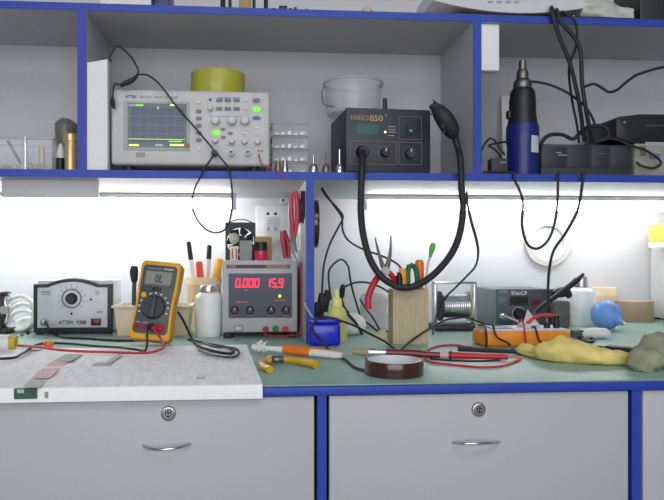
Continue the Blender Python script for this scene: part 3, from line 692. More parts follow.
# ------------------------------------------------------------------ things hanging by the support panel
def grip(mb, pts, r): mb.tube(PP(pts), r, n=12)
Y = 1.255
t = thing('cutting_pliers', 'crimson handled cutters hanging upside down beside the support panel', 'pliers', P(294, 240, Y))
for pts in ([(291.3, 193, Y), (291, 205, Y), (291.5, 220, Y), (293.5, 237, Y)], [(295.7, 191, Y), (297.2, 205, Y), (297, 220, Y), (294.5, 237, Y)]):
    m_ = MB(); m_.tube(PP(pts), lambda u: .0030+.0020*math.sin(PI*min(1, .15+u*.8)), n=12); m_.build('grip', CRIMSON, t)
m_ = MB(); m_.tube(PP([(293.7, 236, Y), (294.3, 244, Y), (296.5, 252, Y)]), lambda u: .0045*(1-.55*u), n=10); m_.build('jaws', DSTEEL, t)
Yq = 1.27
t = thing('black_pliers', 'black handled pliers hanging between the crimson cutters and the support panel', 'pliers', P(302, 226, Yq))
for dx in (-1.6, 1.8):
    m_ = MB(); m_.tube(PP([(302+dx*.7, 191, Yq), (302+dx, 200, Yq), (302+dx, 212, Yq), (301.5+dx*.2, 224, Yq)]), lambda u: .0034, n=10); m_.build('grip', BLACKR, t)
m_ = MB(); m_.tube(PP([(301.5, 223, Yq), (301, 235, Yq), (300.5, 250, Yq)]), lambda u: .004*(1-.6*u), n=10); m_.build('jaws', STEEL, t)
cable('tool_hook', 'thin pinkish wire loop the crimson cutters hang from', 'wire', [(289, 181, 1.262), (294, 183, 1.26), (299, 187, 1.258), (300.5, 193, 1.258), (300, 199, 1.26)], .001, mat('pink_wire', (196, 120, 120), .5))
for i, y in enumerate((193.5, 200.5)):
    c = P(285, y, 1.63)
    t = thing('wire_connector', ('upper' if i == 0 else 'lower')+' white wire connector fixed beside the wall socket', 'connector', c)
    MB().box((c.x-.012, c.y-.012, c.z-.007), (c.x+.010, YW, c.z+.007), .003).build('connector_body', WHITE, t)
    MB().cyl((c.x-.005, c.y-.0125, c.z), (c.x-.005, c.y-.005, c.z), .003).build('screw', BLACK, t)
cable('lamp_lead', 'pale cord running along the wall to the white connectors', 'cord', [(233, 192, 1.672), (250, 190, 1.672), (268, 189.5, 1.672), (281, 190, 1.665), (285, 192, 1.64)], .0022, mat('pale_lead', (200, 196, 190), .6))
Y = 1.672
t = thing('wall_socket', 'white double wall socket above the power supply', 'socket', P(272, 238, YW))
panel('socket_plate', (255.5, 205.5), (290, 244), YW, .009, WHITE, t, .003)
for x in (268, 275.5): oval('socket_hole', x, 213.8, 3.4, 3, BLACK, .0006, t, YW-.0089)
for x in (268, 275.5): oval('socket_hole', x, 229, 3.4, 3, BLACK, .0006, t, YW-.0089)
# amber ring on the far side of the panel
cR = Vector((xp1+.0008, 1.34, PZ(317, 224, 1.34)))
tape_roll('amber_tape', 'narrow amber tape roll hung on edge against the support panel', cR, 24*S(317, 1.34), .041, .014, KAPTON, mat('pale_core', (196, 186, 170), .6), (1, 0, 0))

# ------------------------------------------------------------------ wall things on the right
c = P(548.5, 243, YW-.0135)
tape_roll('clear_tape', 'clear tape roll hung flat on the wall behind the soldering iron', c, 23.2*S(548, YW), 17.3*S(548, YW), .0125, mat('clear_tape_winding', (214, 210, 204), .3, alpha=.85), mat('tape_core', (216, 212, 206), .6), (0, 1, 0))
Yc = 1.30
t = thing('grey_cabinet', 'light grey cabinet at the right edge of the bench', 'cabinet', (PX(650, 1.66)+.1, 1.5, ZD))
cx0 = PX(650.5, 1.67); cz = PZ(652, 248, 1.66)
MB().box((cx0, Yc, ZD+.004), (cx0+.26, YW-.004, cz), .004).build('cabinet_body', WHITE, t)
mb = MB()
for y in (Yc+.02, YW-.03): mb.box((cx0+.004, y, ZD), (cx0+.24, y+.02, ZD+.005))
mb.build('foot', BLACK, t)
Yy = 1.55
t = thing('yellow_carton', 'yellow carton with white lower band standing on the grey cabinet', 'carton', (PX(670, Yy), Yy+.03, cz))
zq = PZ(655, 237.5, Yy)
zq = max(zq, cz+.01)
MB().box((PX(648.6, Yy+.07), Yy, cz+.0003), (PX(690, Yy), Yy+.07, PZ(655, 224, Yy)), .001).build('carton_body', mat('yellow_card', (246, 218, 92), .5), t)
MB().box((PX(648.6, Yy+.07)-.0004, Yy-.0004, cz+.0003), (PX(690, Yy)+.0004, Yy+.0704, cz+.014)).build('white_band', PAPERW, t)


# ================================================================== things on the bench
# ------------------------------------------------------------------ newspaper
np_ = thing('newspaper', 'open newspaper spread over the mat and folded down over the bench edge', 'newspaper', (-.3, YD+.1, ZD))
def sheet(pa, pb, z, lap, name, back):
    # corner pixels of the rear edge; runs forward past the bench edge and bends down
    l, r = desk(*pa), desk(*pb); n, m_ = 26, 40; th = .0005
    fl, fr_ = PX(-60, YD), PX(262.5, YD); top, bot = [], []
    for i in range(n+1):
        f_ = i/n; row = []
        A = Vector((l.x, l.y, 0)).lerp(Vector((fl, YD-.003, 0)), f_); B = Vector((r.x, r.y, 0)).lerp(Vector((fr_, YD-.003, 0)), f_)
        for j in range(m_+1):
            p = A.lerp(B, j/m_); p.z = ZD+z+.0009*(.5+noise.noise(Vector((p.x*8, p.y*14, z*900))))*(1 if f_ < .9 else 0); row.append(p)
        top.append(row); bot.append([p-Vector((0, 0, th)) for p in row])
    for dy, dz in ((-.0016, -.0012), (-.0021, -.004), (-.0024, -lap)):
        row = [Vector((p.x, YD-.003+dy, ZD+z+dz)) for p in top[n]]
        top.append(row); bot.append([p+Vector((0, th, -th*.3)) for p in row])
    mb = MB(); bm = mb.bm
    V = [[bm.verts.new(p) for p in r_] for r_ in top]; W = [[bm.verts.new(p) for p in r_] for r_ in bot]; K_ = len(V)
    for i in range(K_-1):
        for j in range(m_):
            bm.faces.new((V[i][j], V[i][j+1], V[i+1][j+1], V[i+1][j])); bm.faces.new((W[i][j], W[i+1][j], W[i+1][j+1], W[i][j+1]))
        bm.faces.new((V[i][0], V[i+1][0], W[i+1][0], W[i][0])); bm.faces.new((V[i][m_], W[i][m_], W[i+1][m_], V[i+1][m_]))
    for j in range(m_):
        bm.faces.new((V[0][j], W[0][j], W[0][j+1], V[0][j+1])); bm.faces.new((V[K_-1][j], V[K_-1][j+1], W[K_-1][j+1], W[K_-1][j]))
    return mb.build(name, back, np_, ang=60)
# printed page: columns of fine grey text rows
NPM = bpy.data.materials.new('printed_page'); NPM.use_nodes = True
nt = NPM.node_tree; b = nt.nodes['Principled BSDF']; b.inputs['Roughness'].default_value = .8
tc = nt.nodes.new('ShaderNodeTexCoord'); mp = nt.nodes.new('ShaderNodeMapping'); nt.links.new(tc.outputs['Object'], mp.inputs['Vector'])
br = nt.nodes.new('ShaderNodeTexBrick'); nt.links.new(mp.outputs['Vector'], br.inputs['Vector'])
br.inputs['Scale'].default_value = 1; br.inputs['Brick Width'].default_value = .052; br.inputs['Row Height'].default_value = .026
br.inputs['Mortar Size'].default_value = .0025; br.inputs['Mortar Smooth'].default_value = .6
br.offset = .35
br.inputs['Color1'].default_value = lin((222, 222, 225)); br.inputs['Color2'].default_value = lin((230, 230, 232)); br.inputs['Mortar'].default_value = lin((248, 248, 247))
nz = nt.nodes.new('ShaderNodeTexNoise'); nz.inputs['Scale'].default_value = 1; nz.inputs['Detail'].default_value = 6; mp2 = nt.nodes.new('ShaderNodeMapping'); mp2.inputs['Scale'].default_value = (140, 26, 26); nt.links.new(tc.outputs['Object'], mp2.inputs['Vector']); nt.links.new(mp2.outputs['Vector'], nz.inputs['Vector'])
rp = nt.nodes.new('ShaderNodeValToRGB'); rp.color_ramp.elements[0].position = .30; rp.color_ramp.elements[1].position = .62
nt.links.new(nz.outputs['Fac'], rp.inputs['Fac'])
mx = nt.nodes.new('ShaderNodeMix'); mx.data_type = 'RGBA'; mx.inputs[7].default_value = lin((248, 248, 247))
nt.links.new(rp.outputs['Color'], mx.inputs[0]); nt.links.new(br.outputs['Color'], mx.inputs[6]); nt.links.new(mx.outputs[2], b.inputs['Base Color'])
sheet((-70, 352), (247, 345.5), .0012, .0155, 'rear_page', NPM)
sheet((-70, 367), (254, 366), .0034, .0148, 'front_page', NPM)
def patch(name, pts, col, z):
    r_ = [desk(px, py, ZD+z) for px, py in pts]
    bm = MB(); lo = [Vector(p)-Vector((0, 0, .0003)) for p in r_]
    bm.rings([lo, [Vector(p) for p in r_]])
    return bm.build(name, col, np_)
PGR = mat('print_grey_band', (172, 176, 172), .8); POR = mat('print_pale_orange', (226, 180, 160), .8); PPK = mat('print_pale_pink', (226, 190, 186), .8)
patch('printed_band', [(66, 354), (83, 354), (72, 361), (53, 361)], PGR, .0042)
patch('printed_band', [(51, 361.5), (68, 361.5), (63, 366), (46, 366)], POR, .0042)
patch('printed_band', [(43, 368), (60, 368), (50, 378), (31, 378)], PPK, .0062)
patch('printed_band', [(29, 380), (45, 380), (40, 387), (23, 387)], mat('print_grey_pale', (198, 200, 198), .8), .0062)
patch('printed_photo', [(96, 362.5), (113, 362.5), (111, 366), (91, 366)], mat('print_violet_grey', (176, 172, 182), .8), .0042)
patch('printed_photo', [(118, 354), (124, 354), (112, 362), (106, 362)], mat('print_light_grey', (198, 198, 200), .8), .0042)
patch('printed_mark', [(196, 375.5), (205, 375), (204, 377), (196, 377.3)], mat('print_pale_yellow', (224, 218, 178), .8), .0062)
yq = YD-.0064
a, b_ = P(13.8, 388.5, yq), P(37, 398.8, yq)
MB().box((a.x, yq, b_.z), (b_.x, yq+.0012, a.z)).build('headline_block', mat('print_dark_green', (62, 98, 80), .8), np_)
a, b_ = P(17, 389.5, yq-.0002), P(24, 393, yq-.0002)
MB().box((a.x, yq-.0002, b_.z), (b_.x, yq+.0005, a.z)).build('headline_mark', mat('print_light_green', (170, 196, 180), .8), np_)
a, b_ = P(44.5, 392, yq), P(48, 398, yq)
MB().box((a.x, yq, b_.z), (b_.x, yq+.0012, a.z)).build('printed_mark', PRINTG, np_)

# ------------------------------------------------------------------ soldering station, far left
Ys = 1.43
def SX(px): return PX(px, Ys)
def SZ(py): return PZ(75, py, Ys)
st = thing('soldering_station', 'soldering station with a silver arched face and one black dial', 'soldering station', (SX(73), Ys+.06, ZD))
def arch(x0, x1, zs, zb, rise, c0, c1, n=14):
    o = [(x0, zb), (x1, zb), (x1, zs), (c1, zs)]
    for i in range(1, n): f_ = i/n; o.append((c1+(c0-c1)*f_, zs+rise*math.sin(PI*f_)**.9))
    return o+[(c0, zs), (x0, zs)]
zb_ = ZD+.004
MB().prism(arch(SX(33), SX(112), SZ(284), zb_, SZ(278.3)-SZ(284), SX(46), SX(99)), Ys, Ys+.018, .003).build('face_frame', mat('black_frame', (38, 40, 42), .5), st)
MB().prism(arch(SX(37.5), SX(107.5), SZ(287.5), SZ(327.5), SZ(281.8)-SZ(287.5), SX(48), SX(97)), Ys-.001, Ys+.004, .0006).build('face_plate', mat('silver_face', (196, 197, 203), .45, .1), st)
MB().box((SX(35), Ys+.018, zb_), (SX(112), Ys+.10, SZ(280.5)), .003).build('case', LGREY, st)
for x in (SX(38), SX(107)):
    for y in (Ys+.012, Ys+.088): MB().cyl((x, y, ZD), (x, y, zb_+.001), .008).build('foot', BLACKR, st)
knob(71.7, 298.5, 5.2, BLACK, .014, st, Ys-.001)
c = P(71.7, 298.5, Ys-.001); s_ = S(72, Ys)
mb = MB(); mb.lathe([(8.4*s_, 0), (10*s_, 0), (10*s_, .0006), (8.4*s_, .0006)], c, (0, -1, 0), 40, closed=True)
for i in range(11):
    a = math.radians(-130+26*i); mb.box((-.0006, -.0006, 11*s_), (.0006, .0, 14*s_), m=Matrix.Translation(c) @ Matrix.Rotation(a, 4, 'Y'))
mb.build('dial_marks', mat('dial_grey_print', (126, 122, 120), .6), st)
panel('red_scale', (68, 288.8), (76, 290.2), Ys-.001, .0005, mat('red_scale_print', (206, 120, 120), .6), st)
text('model_lettering', 'ATTEN', s_*4, atx(58, 324.4, Ys-.001), st, PRINTK, width=s_*15, shear=.2)
text('model_lettering', '938B', s_*4, atx(76.5, 324.4, Ys-.001), st, PRINTK, width=s_*9.5, shear=.2)
panel('rocker_switch', (91, 318.5), (101, 325.5), Ys-.001, .002, BLACK, st, .0006); panel('rocker_key', (92.5, 319.7), (99.5, 324.3), Ys-.003, .0018, REDSW, st, .0006)
for p0, p1 in (((41, 291), (51, 293)), ((41, 294), (51, 295))): panel('fine_print', p0, p1, Ys-.001, .0004, PRINTG, st)
oval('round_mark', 97.5, 292.5, 5, 5, mat('pale_ring_print', (178, 178, 182), .5), .0004, st, Ys-.001)
oval('indicator_lamp', 91, 299.5, 2.4, 2.4, BLACK, .0015, st, Ys-.001); oval('round_mark', 71.5, 313.6, 2.4, 2.4, PRINTK, .0006, st, Ys-.001)
panel('fine_print', (97, 311), (103, 313), Ys-.001, .0004, PRINTG, st)
c = P(44.5, 322, Ys-.001)
MB().lathe([(0, 0), (3.8*s_, 0), (3.8*s_, .004), (3.0*s_, .008), (1.6*s_, .010), (0, .010)], c, (0, -1, 0), 24).build('cable_socket', STEEL, st)
cable('iron_cable', 'black cord from the arched soldering station running along the mat', 'cord',
      [P(44.5, 322, Ys-.0125), P(47, 324.5, 1.405), P(50, 330, 1.39), dk(56, 335), dk(66, 337.5), dk(85, 338.3), dk(110, 340), dk(128, 340.5), dk(142, 340)], .0025, BLACKR)

# coil of white cable & clamp at the left edge
Yc2 = 1.50
t = thing('cable_coil', 'tied coil of white mains cable left of the arched soldering station', 'cable coil', P(24, 324, Yc2))
for i, (a, bb, tl) in enumerate(((15, 17, 0), (14, 13, .25), (13, 9.5, -.2), (15.5, 15, -.3), (11, 5, .1))):
    s_ = S(22, Yc2); zz = ZD+.0042+bb*s_
    pts = [Vector((PX(22+i*.6, Yc2)+a*s_*math.cos(q)*.95, Yc2+i*.009-.018+.006*math.sin(q), zz+bb*s_*math.sin(q+tl*.3)*.97)) for q in [2*PI*k/18 for k in range(19)]]
    MB().tube(pts, .0042, n=10, k=3).build('cable_turn', WHITE, t)
Yv = 1.47
t = thing('clamp_stand', 'small black and chrome clamp standing at the left edge of the bench', 'clamp', (PX(7, Yv), Yv, ZD))
MB().box((PX(-4, Yv), Yv-.02, ZD), (PX(14, Yv), Yv+.02, ZD+.012), .003).build('base', BLACK, t)
MB().box((PX(1.5, Yv), Yv-.012, ZD+.012), (PX(5, Yv), Yv+.012, PZ(5, 293, Yv)), .002).build('post', BLACK, t)
MB().tube(PP([(5, 323, Yv), (7, 318, Yv), (7.5, 309, Yv), (5.5, 303, Yv), (6, 297, Yv), (9.5, 294, Yv)]), .0055, n=12).build('chrome_arm', CHROME, t)
MB().box((PX(2, Yv), Yv-.015, PZ(5, 296, Yv)), (PX(9, Yv), Yv+.015, PZ(5, 291.5, Yv)), .003).build('jaw', BLACK, t)
MB().cyl(P(4, 310, Yv-.018), P(4, 310, Yv+.018), .009).build('clamp_knob', DSTEEL, t)
t = thing('test_clip', 'black clip lying open on the mat near the left edge', 'clip', desk(11, 331))
MB().tube([dk(3, 333, .004), dk(9, 329.5, .006), dk(14.5, 326.5, .005)], .0042, n=8).build('clip_jaw', BLACK, t)
cable('lead', 'thin grey wire lying from the clip across the mat', 'wire', [dk(0, 326, .0015), dk(4, 330, .0015), dk(10, 333, .0015), dk(18, 337, .0015)], .0012, DSTEEL)
for i, (x, y, l_) in enumerate(((12, 336.5, 'tiny black part lying on the mat nearest the left edge'), (22, 335.8, 'tiny grey part standing between two tiny black parts on the mat'), (28, 334.8, 'tiny round black part on the mat before the arched station'))):
    c = desk(x, y); MBx = MB().box((c.x-.0035, c.y-.003, ZD+.0002), (c.x+.0035, c.y+.003, ZD+.004), .001) if i != 2 else MB().ball((c.x, c.y, ZD+.0042), .004)
    tag(MBx.build('chip_part', BLACK if i != 1 else DSTEEL), l_, 'electronic part', 'tiny parts on the mat')
# glue tube & orange bead at left
c = desk(7, 352); 
t = thing('solder_tube', 'white and yellow glue tube lying on the newspaper at the left edge', 'tube', (c.x, c.y, ZD))
zc = ZD+.0165
MB().cyl(Vector((c.x-.05, c.y, zc)), Vector((c.x+.004, c.y+.003, zc)), .0135).build('tube_body', HAZE, t)
MB().cyl(Vector((c.x+.004, c.y+.003, zc)), Vector((c.x+.014, c.y+.0036, zc)), .0137, .011).build('cap', mat('dull_yellow', (196, 170, 36), .4), t)
MB().cyl(Vector((c.x-.018, c.y, zc)), Vector((c.x-.012, c.y, zc)), .0139).build('purple_mark', mat('violet_print', (150, 130, 170), .5), t)
c = desk(48.5, 347.8)
t = thing('screw_cap', 'small orange cap lying under the red cable at the back of the newspaper', 'cap', (c.x, c.y, ZD))
MB().lathe([(0, 0), (.0088, 0), (.0092, .004), (.0085, .0082), (.006, .0105), (0, .011)], Vector((c.x, c.y, ZD+.0022))).build('cap_body', ORANGET, t)
tag(MB().box((-.016, -.012, 0), (.016, .012, .003), .001, m=Matrix.Translation(desk(34, 349, ZD+.0045)) @ Matrix.Rotation(.3, 4, 'Z')).build('tissue_scrap', PAPERW), 'white scrap of tissue lying on the newspaper behind the orange cap', 'tissue')

# ------------------------------------------------------------------ yellow multimeter
base = desk(148, 347, ZD); 
hM = .152; wM = .078; dM = .044
lean = math.radians(17); roll = math.radians(5.5)
MM = Matrix.Translation(base) @ Matrix.Rotation(math.radians(-7), 4, 'Z') @ Matrix.Rotation(-lean, 4, 'X') @ Matrix.Rotation(roll, 4, 'Y')
# lowest corner rests on the mat
low = min((MM @ Vector((x, y, 0))).z for x in (-wM*.46, wM*.46) for y in (0, dM*.7)); MM.translation.z += ZD-low+.0003
mm = thing('multimeter', 'yellow digital multimeter propped upright with its display reading OL', 'multimeter', base)
def meter_outline(w_, h_, z0=0, wa=.05):
    o = []
    for i in range(25):
        f_ = i/24; q = .5*(1-wa*math.sin(PI*min(1, max(0, (f_-.08)/.6))))
        e = 1-max(0, (.05-f_)/.05)**2*.14-max(0, (f_-.95)/.05)**2*.14
        o.append((w_*q*e, z0+h_*f_))
    return o+[(-x, z) for x, z in o[::-1]]
MB(MM).prism(meter_outline(wM, hM), 0, dM*.72, .006).build('holster', YELLOW, mm)
MB(MM).prism(meter_outline(wM*.84, hM*.86, hM*.075), -.0015, .006, .0012).build('face', mat('meter_face', (74, 80, 84), .5), mm)
MB(MM).prism([(-wM*.27, .012), (wM*.27, .012), (wM*.24, hM*.62), (-wM*.24, hM*.62)], dM*.74, dM*.74+.004, .001, m=Matrix.Translation((0, .0, .0))).build('back_plate', BLACK, mm)
MB().tube([MM @ Vector((0, dM*.74, hM*.6)), Vector((MM.translation.x+.008, MM.translation.y+.088, ZD+.008))], .007, k=0, n=8, flat=.5).build('prop_stand', BLACK, mm)
FM = MM
def mface(name, x0, x1, z0, z1, m, d=.001, bev=0, par=None): return MB(FM).box((x0*wM, -.0015-d, z0*hM), (x1*wM, 0, z1*hM), bev).build(name, m, par or mm)
lc = mface('display', -.335, .335, .67, .86, mat('lcd_frame', (92, 98, 96), .4), .0008)
ld = mface('lcd', -.315, .315, .69, .85, LCD, .0014)
text('lcd_reading', '0L', .016, (-.08*wM, -.0032, .71*hM), ld, mat('lcd_ink', (66, 72, 66), .5), FM, width=.015)
mface('brand_strip', -.33, .33, .875, .9, mat('brand_strip_grey', (104, 110, 116), .4), .0006)
text('brand_lettering', 'FLUKE', .0035, (.12*wM, -.0025, .878*hM), mm, PRINTW, FM, width=.016)
mface('key', -.34, -.14, .605, .65, mat('blue_grey_key', (60, 70, 86), .5), .003, .001); mface('key', -.1, .1, .605, .65, BLACK, .003, .001)
MB(FM).lathe([(0, 0), (.0052, 0), (.0045, .003), (0, .0032)], (-.28*wM, -.0015, .545*hM), (0, -1, 0)).build('yellow_key', YELLOW, mm)
cz_ = .40*hM
MB(FM).lathe([(0, 0), (.0225, 0), (.0222, .003), (.0195, .0055), (0, .0055)], (0, -.0015, cz_), (0, -1, 0), 36).build('rotary_dial', mat('dial_black', (46, 50, 52), .5), mm)
MB(FM).box((-.005, -.0115, cz_-.019), (.005, -.006, cz_+.0195), .0018).build('dial_grip', mat('dial_grip', (58, 62, 64), .5), mm)
mb = MB(FM)
for i in range(11):
    a = math.radians(-110+22*i); mb.box((.0275*math.sin(a)-.0017, -.0019, cz_+.0275*math.cos(a)-.0013), (.0275*math.sin(a)+.0017, -.0014, cz_+.0275*math.cos(a)+.0013))
mb.build('dial_marks', PRINTW, mm)
jk = []
for x, m in ((-.33, DRED), (-.15, DRED), (.08, BLACK), (.28, RED)):
    MB(FM).lathe([(0, 0), (.0062, 0), (.0062, .0015), (.0036, .0015), (.0036, .0004), (0, .0004)], (x*wM, -.0015, .15*hM), (0, -1, 0)).build('input_jack', m, mm)
mface('fine_print', -.37, -.25, .2, .215, PRINTG, .0003); mface('fine_print', -.2, -.08, .2, .215, PRINTG, .0003)
def probe_lead(name, label, xj, m, pts, dirn):
    a = MM @ Vector((xj*wM, -.0078, .15*hM)); b2 = MM @ Vector(((xj+dirn)*wM, -.028, .12*hM)); 
    t = thing(name, label, 'test lead', (pts[-1].x, pts[-1].y, ZD))
    c2 = MM @ Vector(((xj+dirn*.7)*wM, -.016, .152*hM))
    MB().tube([a, (a+c2)/2+Vector((0, 0, .001)), c2, b2], lambda u: .0062-.0022*u, n=12).build('plug', m, t)
    MB().tube([b2]+pts, .0022, n=8).build('lead', m, t)
probe_lead('test_lead', 'red test lead plugged into the yellow meter and trailing off to the left', .28, REDW,
    [dk(164, 345, .012), dk(153, 352, .011), dk(135, 353, .0085), dk(110, 352, .0065), dk(85, 351.5, .0065), dk(60, 350, .008), dk(51, 349, .0160), dk(45, 348, .0165), dk(32, 346.5, .0135), dk(20, 345.5, .006), dk(0, 345.2, .0035), dk(-25, 346, .0035)], -.1)
probe_lead('test_lead', 'black test lead plugged into the yellow meter beside the red one', .08, BLACKR,
    [dk(146, 349.5, .0065), dk(136, 349.5, .006), dk(120, 347.5, .0055), dk(95, 346, .0036), dk(75, 344, .003), dk(60, 343.2, .003), dk(46, 342.8, .003), dk(36, 345, .005), dk(29, 349.5, .0078), dk(22, 353.5, .0078), dk(12, 358, .0075), dk(-20, 359, .0075)], -.05)

# ------------------------------------------------------------------ beige tray with black tool
Yt2 = 1.385
t = thing('plastic_tray', 'beige open plastic tray half hidden behind the yellow multimeter', 'tray', (PX(151, Yt2), Yt2+.045, ZD))
xa, xb = PX(114, Yt2), PX(190, Yt2); za = PZ(150, 305.5, Yt2)
mb = MB(); y0, y1 = Yt2, Yt2+.088
def tray_wall(mb, x0, x1, y0, y1, z0, z1, th, tp):
    o = [[Vector((x0+tp, y0+tp, z0)), Vector((x1-tp, y0+tp, z0)), Vector((x1-tp, y1-tp, z0)), Vector((x0+tp, y1-tp, z0))], [Vector((x0, y0, z1)), Vector((x1, y0, z1)), Vector((x1, y1, z1)), Vector((x0, y1, z1))],
         [Vector((x0+th, y0+th, z1)), Vector((x1-th, y0+th, z1)), Vector((x1-th, y1-th, z1)), Vector((x0+th, y1-th, z1))], [Vector((x0+tp+th, y0+tp+th, z0+th)), Vector((x1-tp-th, y0+tp+th, z0+th)), Vector((x1-tp-th, y1-tp-th, z0+th)), Vector((x0+tp+th, y1-tp-th, z0+th))]]
    mb.rings(o)
tray_wall(mb, xa, xb, y0, y1, ZD+.0003, za, .003, .006); mb.build('tray_body', BEIGE, t)
mb = MB(); e = .005
for a, b2 in (((xa-e, y0-e), (xb+e, y0)), ((xa-e, y1), (xb+e, y1+e)), ((xa-e, y0), (xa, y1)), ((xb, y0), (xb+e, y1))): mb.box((a[0], a[1], za-.005), (b2[0], b2[1], za), .0012)
mb.build('rim', BEIGE, t)
t = thing('black_handled_tool', 'black handled tool standing upright in the beige tray', 'tool', (PX(134, 1.43), 1.43, ZD+.004))
MB().tube(PP([(134.5, 266, 1.43), (134, 272, 1.43), (134.5, 282, 1.43)]), lambda u: .0062+.003*math.sin(PI*u), n=12).build('handle', BLACK, t)
MB().tube(PP([(134.5, 281, 1.43), (134, 296, 1.43), (134, 318, 1.43)])+[Vector((PX(134, 1.43), 1.43, ZD+.005))], .0046, n=10).build('shaft', mat('dark_brown_shaft', (66, 58, 56), .5), t)

# ------------------------------------------------------------------ pen cup and pens
Yp = 1.555
c = Vector((PX(204, Yp), Yp, ZD)); rP = 17.2*S(204, Yp); zP = PZ(204, 277, Yp)-ZD
t = thing('pen_cup', 'tan tube used as a pen cup behind the white bottle', 'pen cup', c)
MB().lathe([(0, 0), (rP*.97, 0), (rP*.97, zP*.86), (rP*.9, zP*.86), (rP*.9, .004), (0, .004)], c, n=40).build('cup_body', BAMBOO, t)
MB().lathe([(rP*.9, zP*.86), (rP*1.03, zP*.86), (rP*1.03, zP), (rP*.9, zP)], c, n=40, closed=True).build('rim', CREAM, t)
def pen(label, top, mid, botpx, r, mA, mB, capf=.3, name='pen', group='pens in the tan cup', Y=None):
    Y = Y or Yp
    a, bq = P(top[0], top[1], Y+top[2]), Vector((PX(botpx[0], Y), Y+botpx[1], ZD+.0075))
    m_ = a.lerp(bq, capf)
    t = thing(name, label, 'pen' if name == 'pen' else name.replace('_', ' '), bq, group)
    d = (bq-a).normalized()
    MB().cyl(m_, bq, r, r*.8, 12).build('barrel', mB, t)
    MB().lathe([(0, 0), (r*.75, .0), (r*1.05, .004), (r*1.1, (m_-a).length), (0, (m_-a).length)], a, d, 14).build('cap', mA, t)
    return t
pen('pen with long black cap leaning left in the tan cup', (188.5, 241.5, -.012), 0, (200, -.012), .0052, BLACK, HAZE, .22)
pen('thick red pen in the tan cup', (199, 261.5, -.026), 0, (205, -.02), .0078, mat('red_orange_pen', (226, 70, 44), .4), RED, .3)
pen('clear pen with black cap in the middle of the tan cup', (209.5, 245, .004), 0, (205, .004), .0054, BLACK, HAZE, .18)
t_ = pen('yellow marker leaning right in the tan cup', (220, 258.5, -.018), 0, (207, -.016), .0085, mat('yellow_orange_pen', (240, 176, 44), .4), ORANGE, .35)

# ------------------------------------------------------------------ white bottle with steel cap
def bottle(name, label, px, Y, rpx, ytop, ysh, ycap0, m, mc, capr):
    c = Vector((PX(px, Y), Y, ZD)); s_ = S(px, Y); r = rpx*s_
    h1, h2, h3 = PZ(px, ysh, Y)-ZD, PZ(px, ycap0, Y)-ZD, PZ(px, ytop, Y)-ZD
    t = thing(name, label, 'bottle', c)
    MB().lathe([(0, 0), (r*.94, 0), (r, .004), (r, h1-.012), (r*.94, h1-.004), (r*.72, h1+.002), (capr*s_*.9, h2), (0, h2)], c, n=40).build('bottle_body', m, t)
    MB().lathe([(0, h2), (capr*s_, h2), (capr*s_*1.02, h2+.003), (capr*s_*.98, h3-.002), (capr*s_*.92, h3), (0, h3)], c, n=36).build('cap', mc, t)
    return t
MILK = mat('milky_plastic', (236, 238, 240), .35, var=.02)
bottle('solvent_bottle', 'white plastic bottle with steel cap beside the power supply', 208.7, 1.385, 13.4, 285, 293.5, 292, MILK, STEEL, 8.8)

# ------------------------------------------------------------------ bench power supply
Yw = 1.347
def wz(py): return PZ(260, py, Yw)
ps = thing('power_supply', 'grey bench power supply showing red digits 0.000 and 15.9', 'power supply', (PX(260, Yw), Yw+.08, ZD))
xa, xb = PX(222.5, Yw), PX(297.5, Yw); z0, z1 = ZD+.0105, wz(260.5)
PSG = mat('silver_grey_case', (176, 178, 180), .45)
MB().box((xa+.002, Yw+.004, z0+.001), (xb-.002, Yw+.19, z1-.001), .003).build('case', PSG, ps)
MB().box((xa, Yw, z0), (xb, Yw+.012, z1), .003).build('front_panel', PSG, ps)
for x in (xa+.012, xb-.012):
    for y in (Yw+.004, Yw+.165): MB().lathe([(0, 0), (.0105, 0), (.0105, .008), (.008, .0112), (0, .0112)], (x, y, ZD)).build('foot', BLACKR, ps)
panel('top_strip', (226.5, 264.8), (290, 268.2), Yw, .0008, mat('dark_red_strip', (74, 46, 54), .5), ps)
panel('strip_mark', (228, 265.3), (236, 267.6), Yw-.0008, .0004, DRED, ps); panel('strip_mark', (266, 265.3), (288, 267.6), Yw-.0008, .0004, DRED, ps)
panel('face_window', (228.5, 273.5), (292, 317.5), Yw, .0012, mat('navy_face', (44, 52, 74), .3), ps)
SEG = {'0': 'abcdef', '1': 'bc', '5': 'afgcd', '9': 'abcdfg'}
def digit(mb, ch, x, z, w_, h_, q, Y):
    sh = .08
    def bx(x0, z0_, x1, z1_):
        mb.prism([(x+x0+sh*z0_, z+z0_), (x+x1+sh*z0_, z+z0_), (x+x1+sh*z1_, z+z1_), (x+x0+sh*z1_, z+z1_)], Y-.0006, Y)
    for sgm in SEG[ch]:
        {'a': lambda: bx(q*.6, h_-q, w_-q*.6, h_), 'd': lambda: bx(q*.6, 0, w_-q*.6, q), 'g': lambda: bx(q*.6, h_/2-q/2, w_-q*.6, h_/2+q/2),
         'f': lambda: bx(0, h_/2+q*.3, q, h_-q*.3), 'b': lambda: bx(w_-q, h_/2+q*.3, w_, h_-q*.3), 'e': lambda: bx(0, q*.3, q, h_/2-q*.3), 'c': lambda: bx(w_-q, q*.3, w_, h_/2-q*.3)}[sgm]()
sw = S(260, Yw); Yf = Yw-.0012
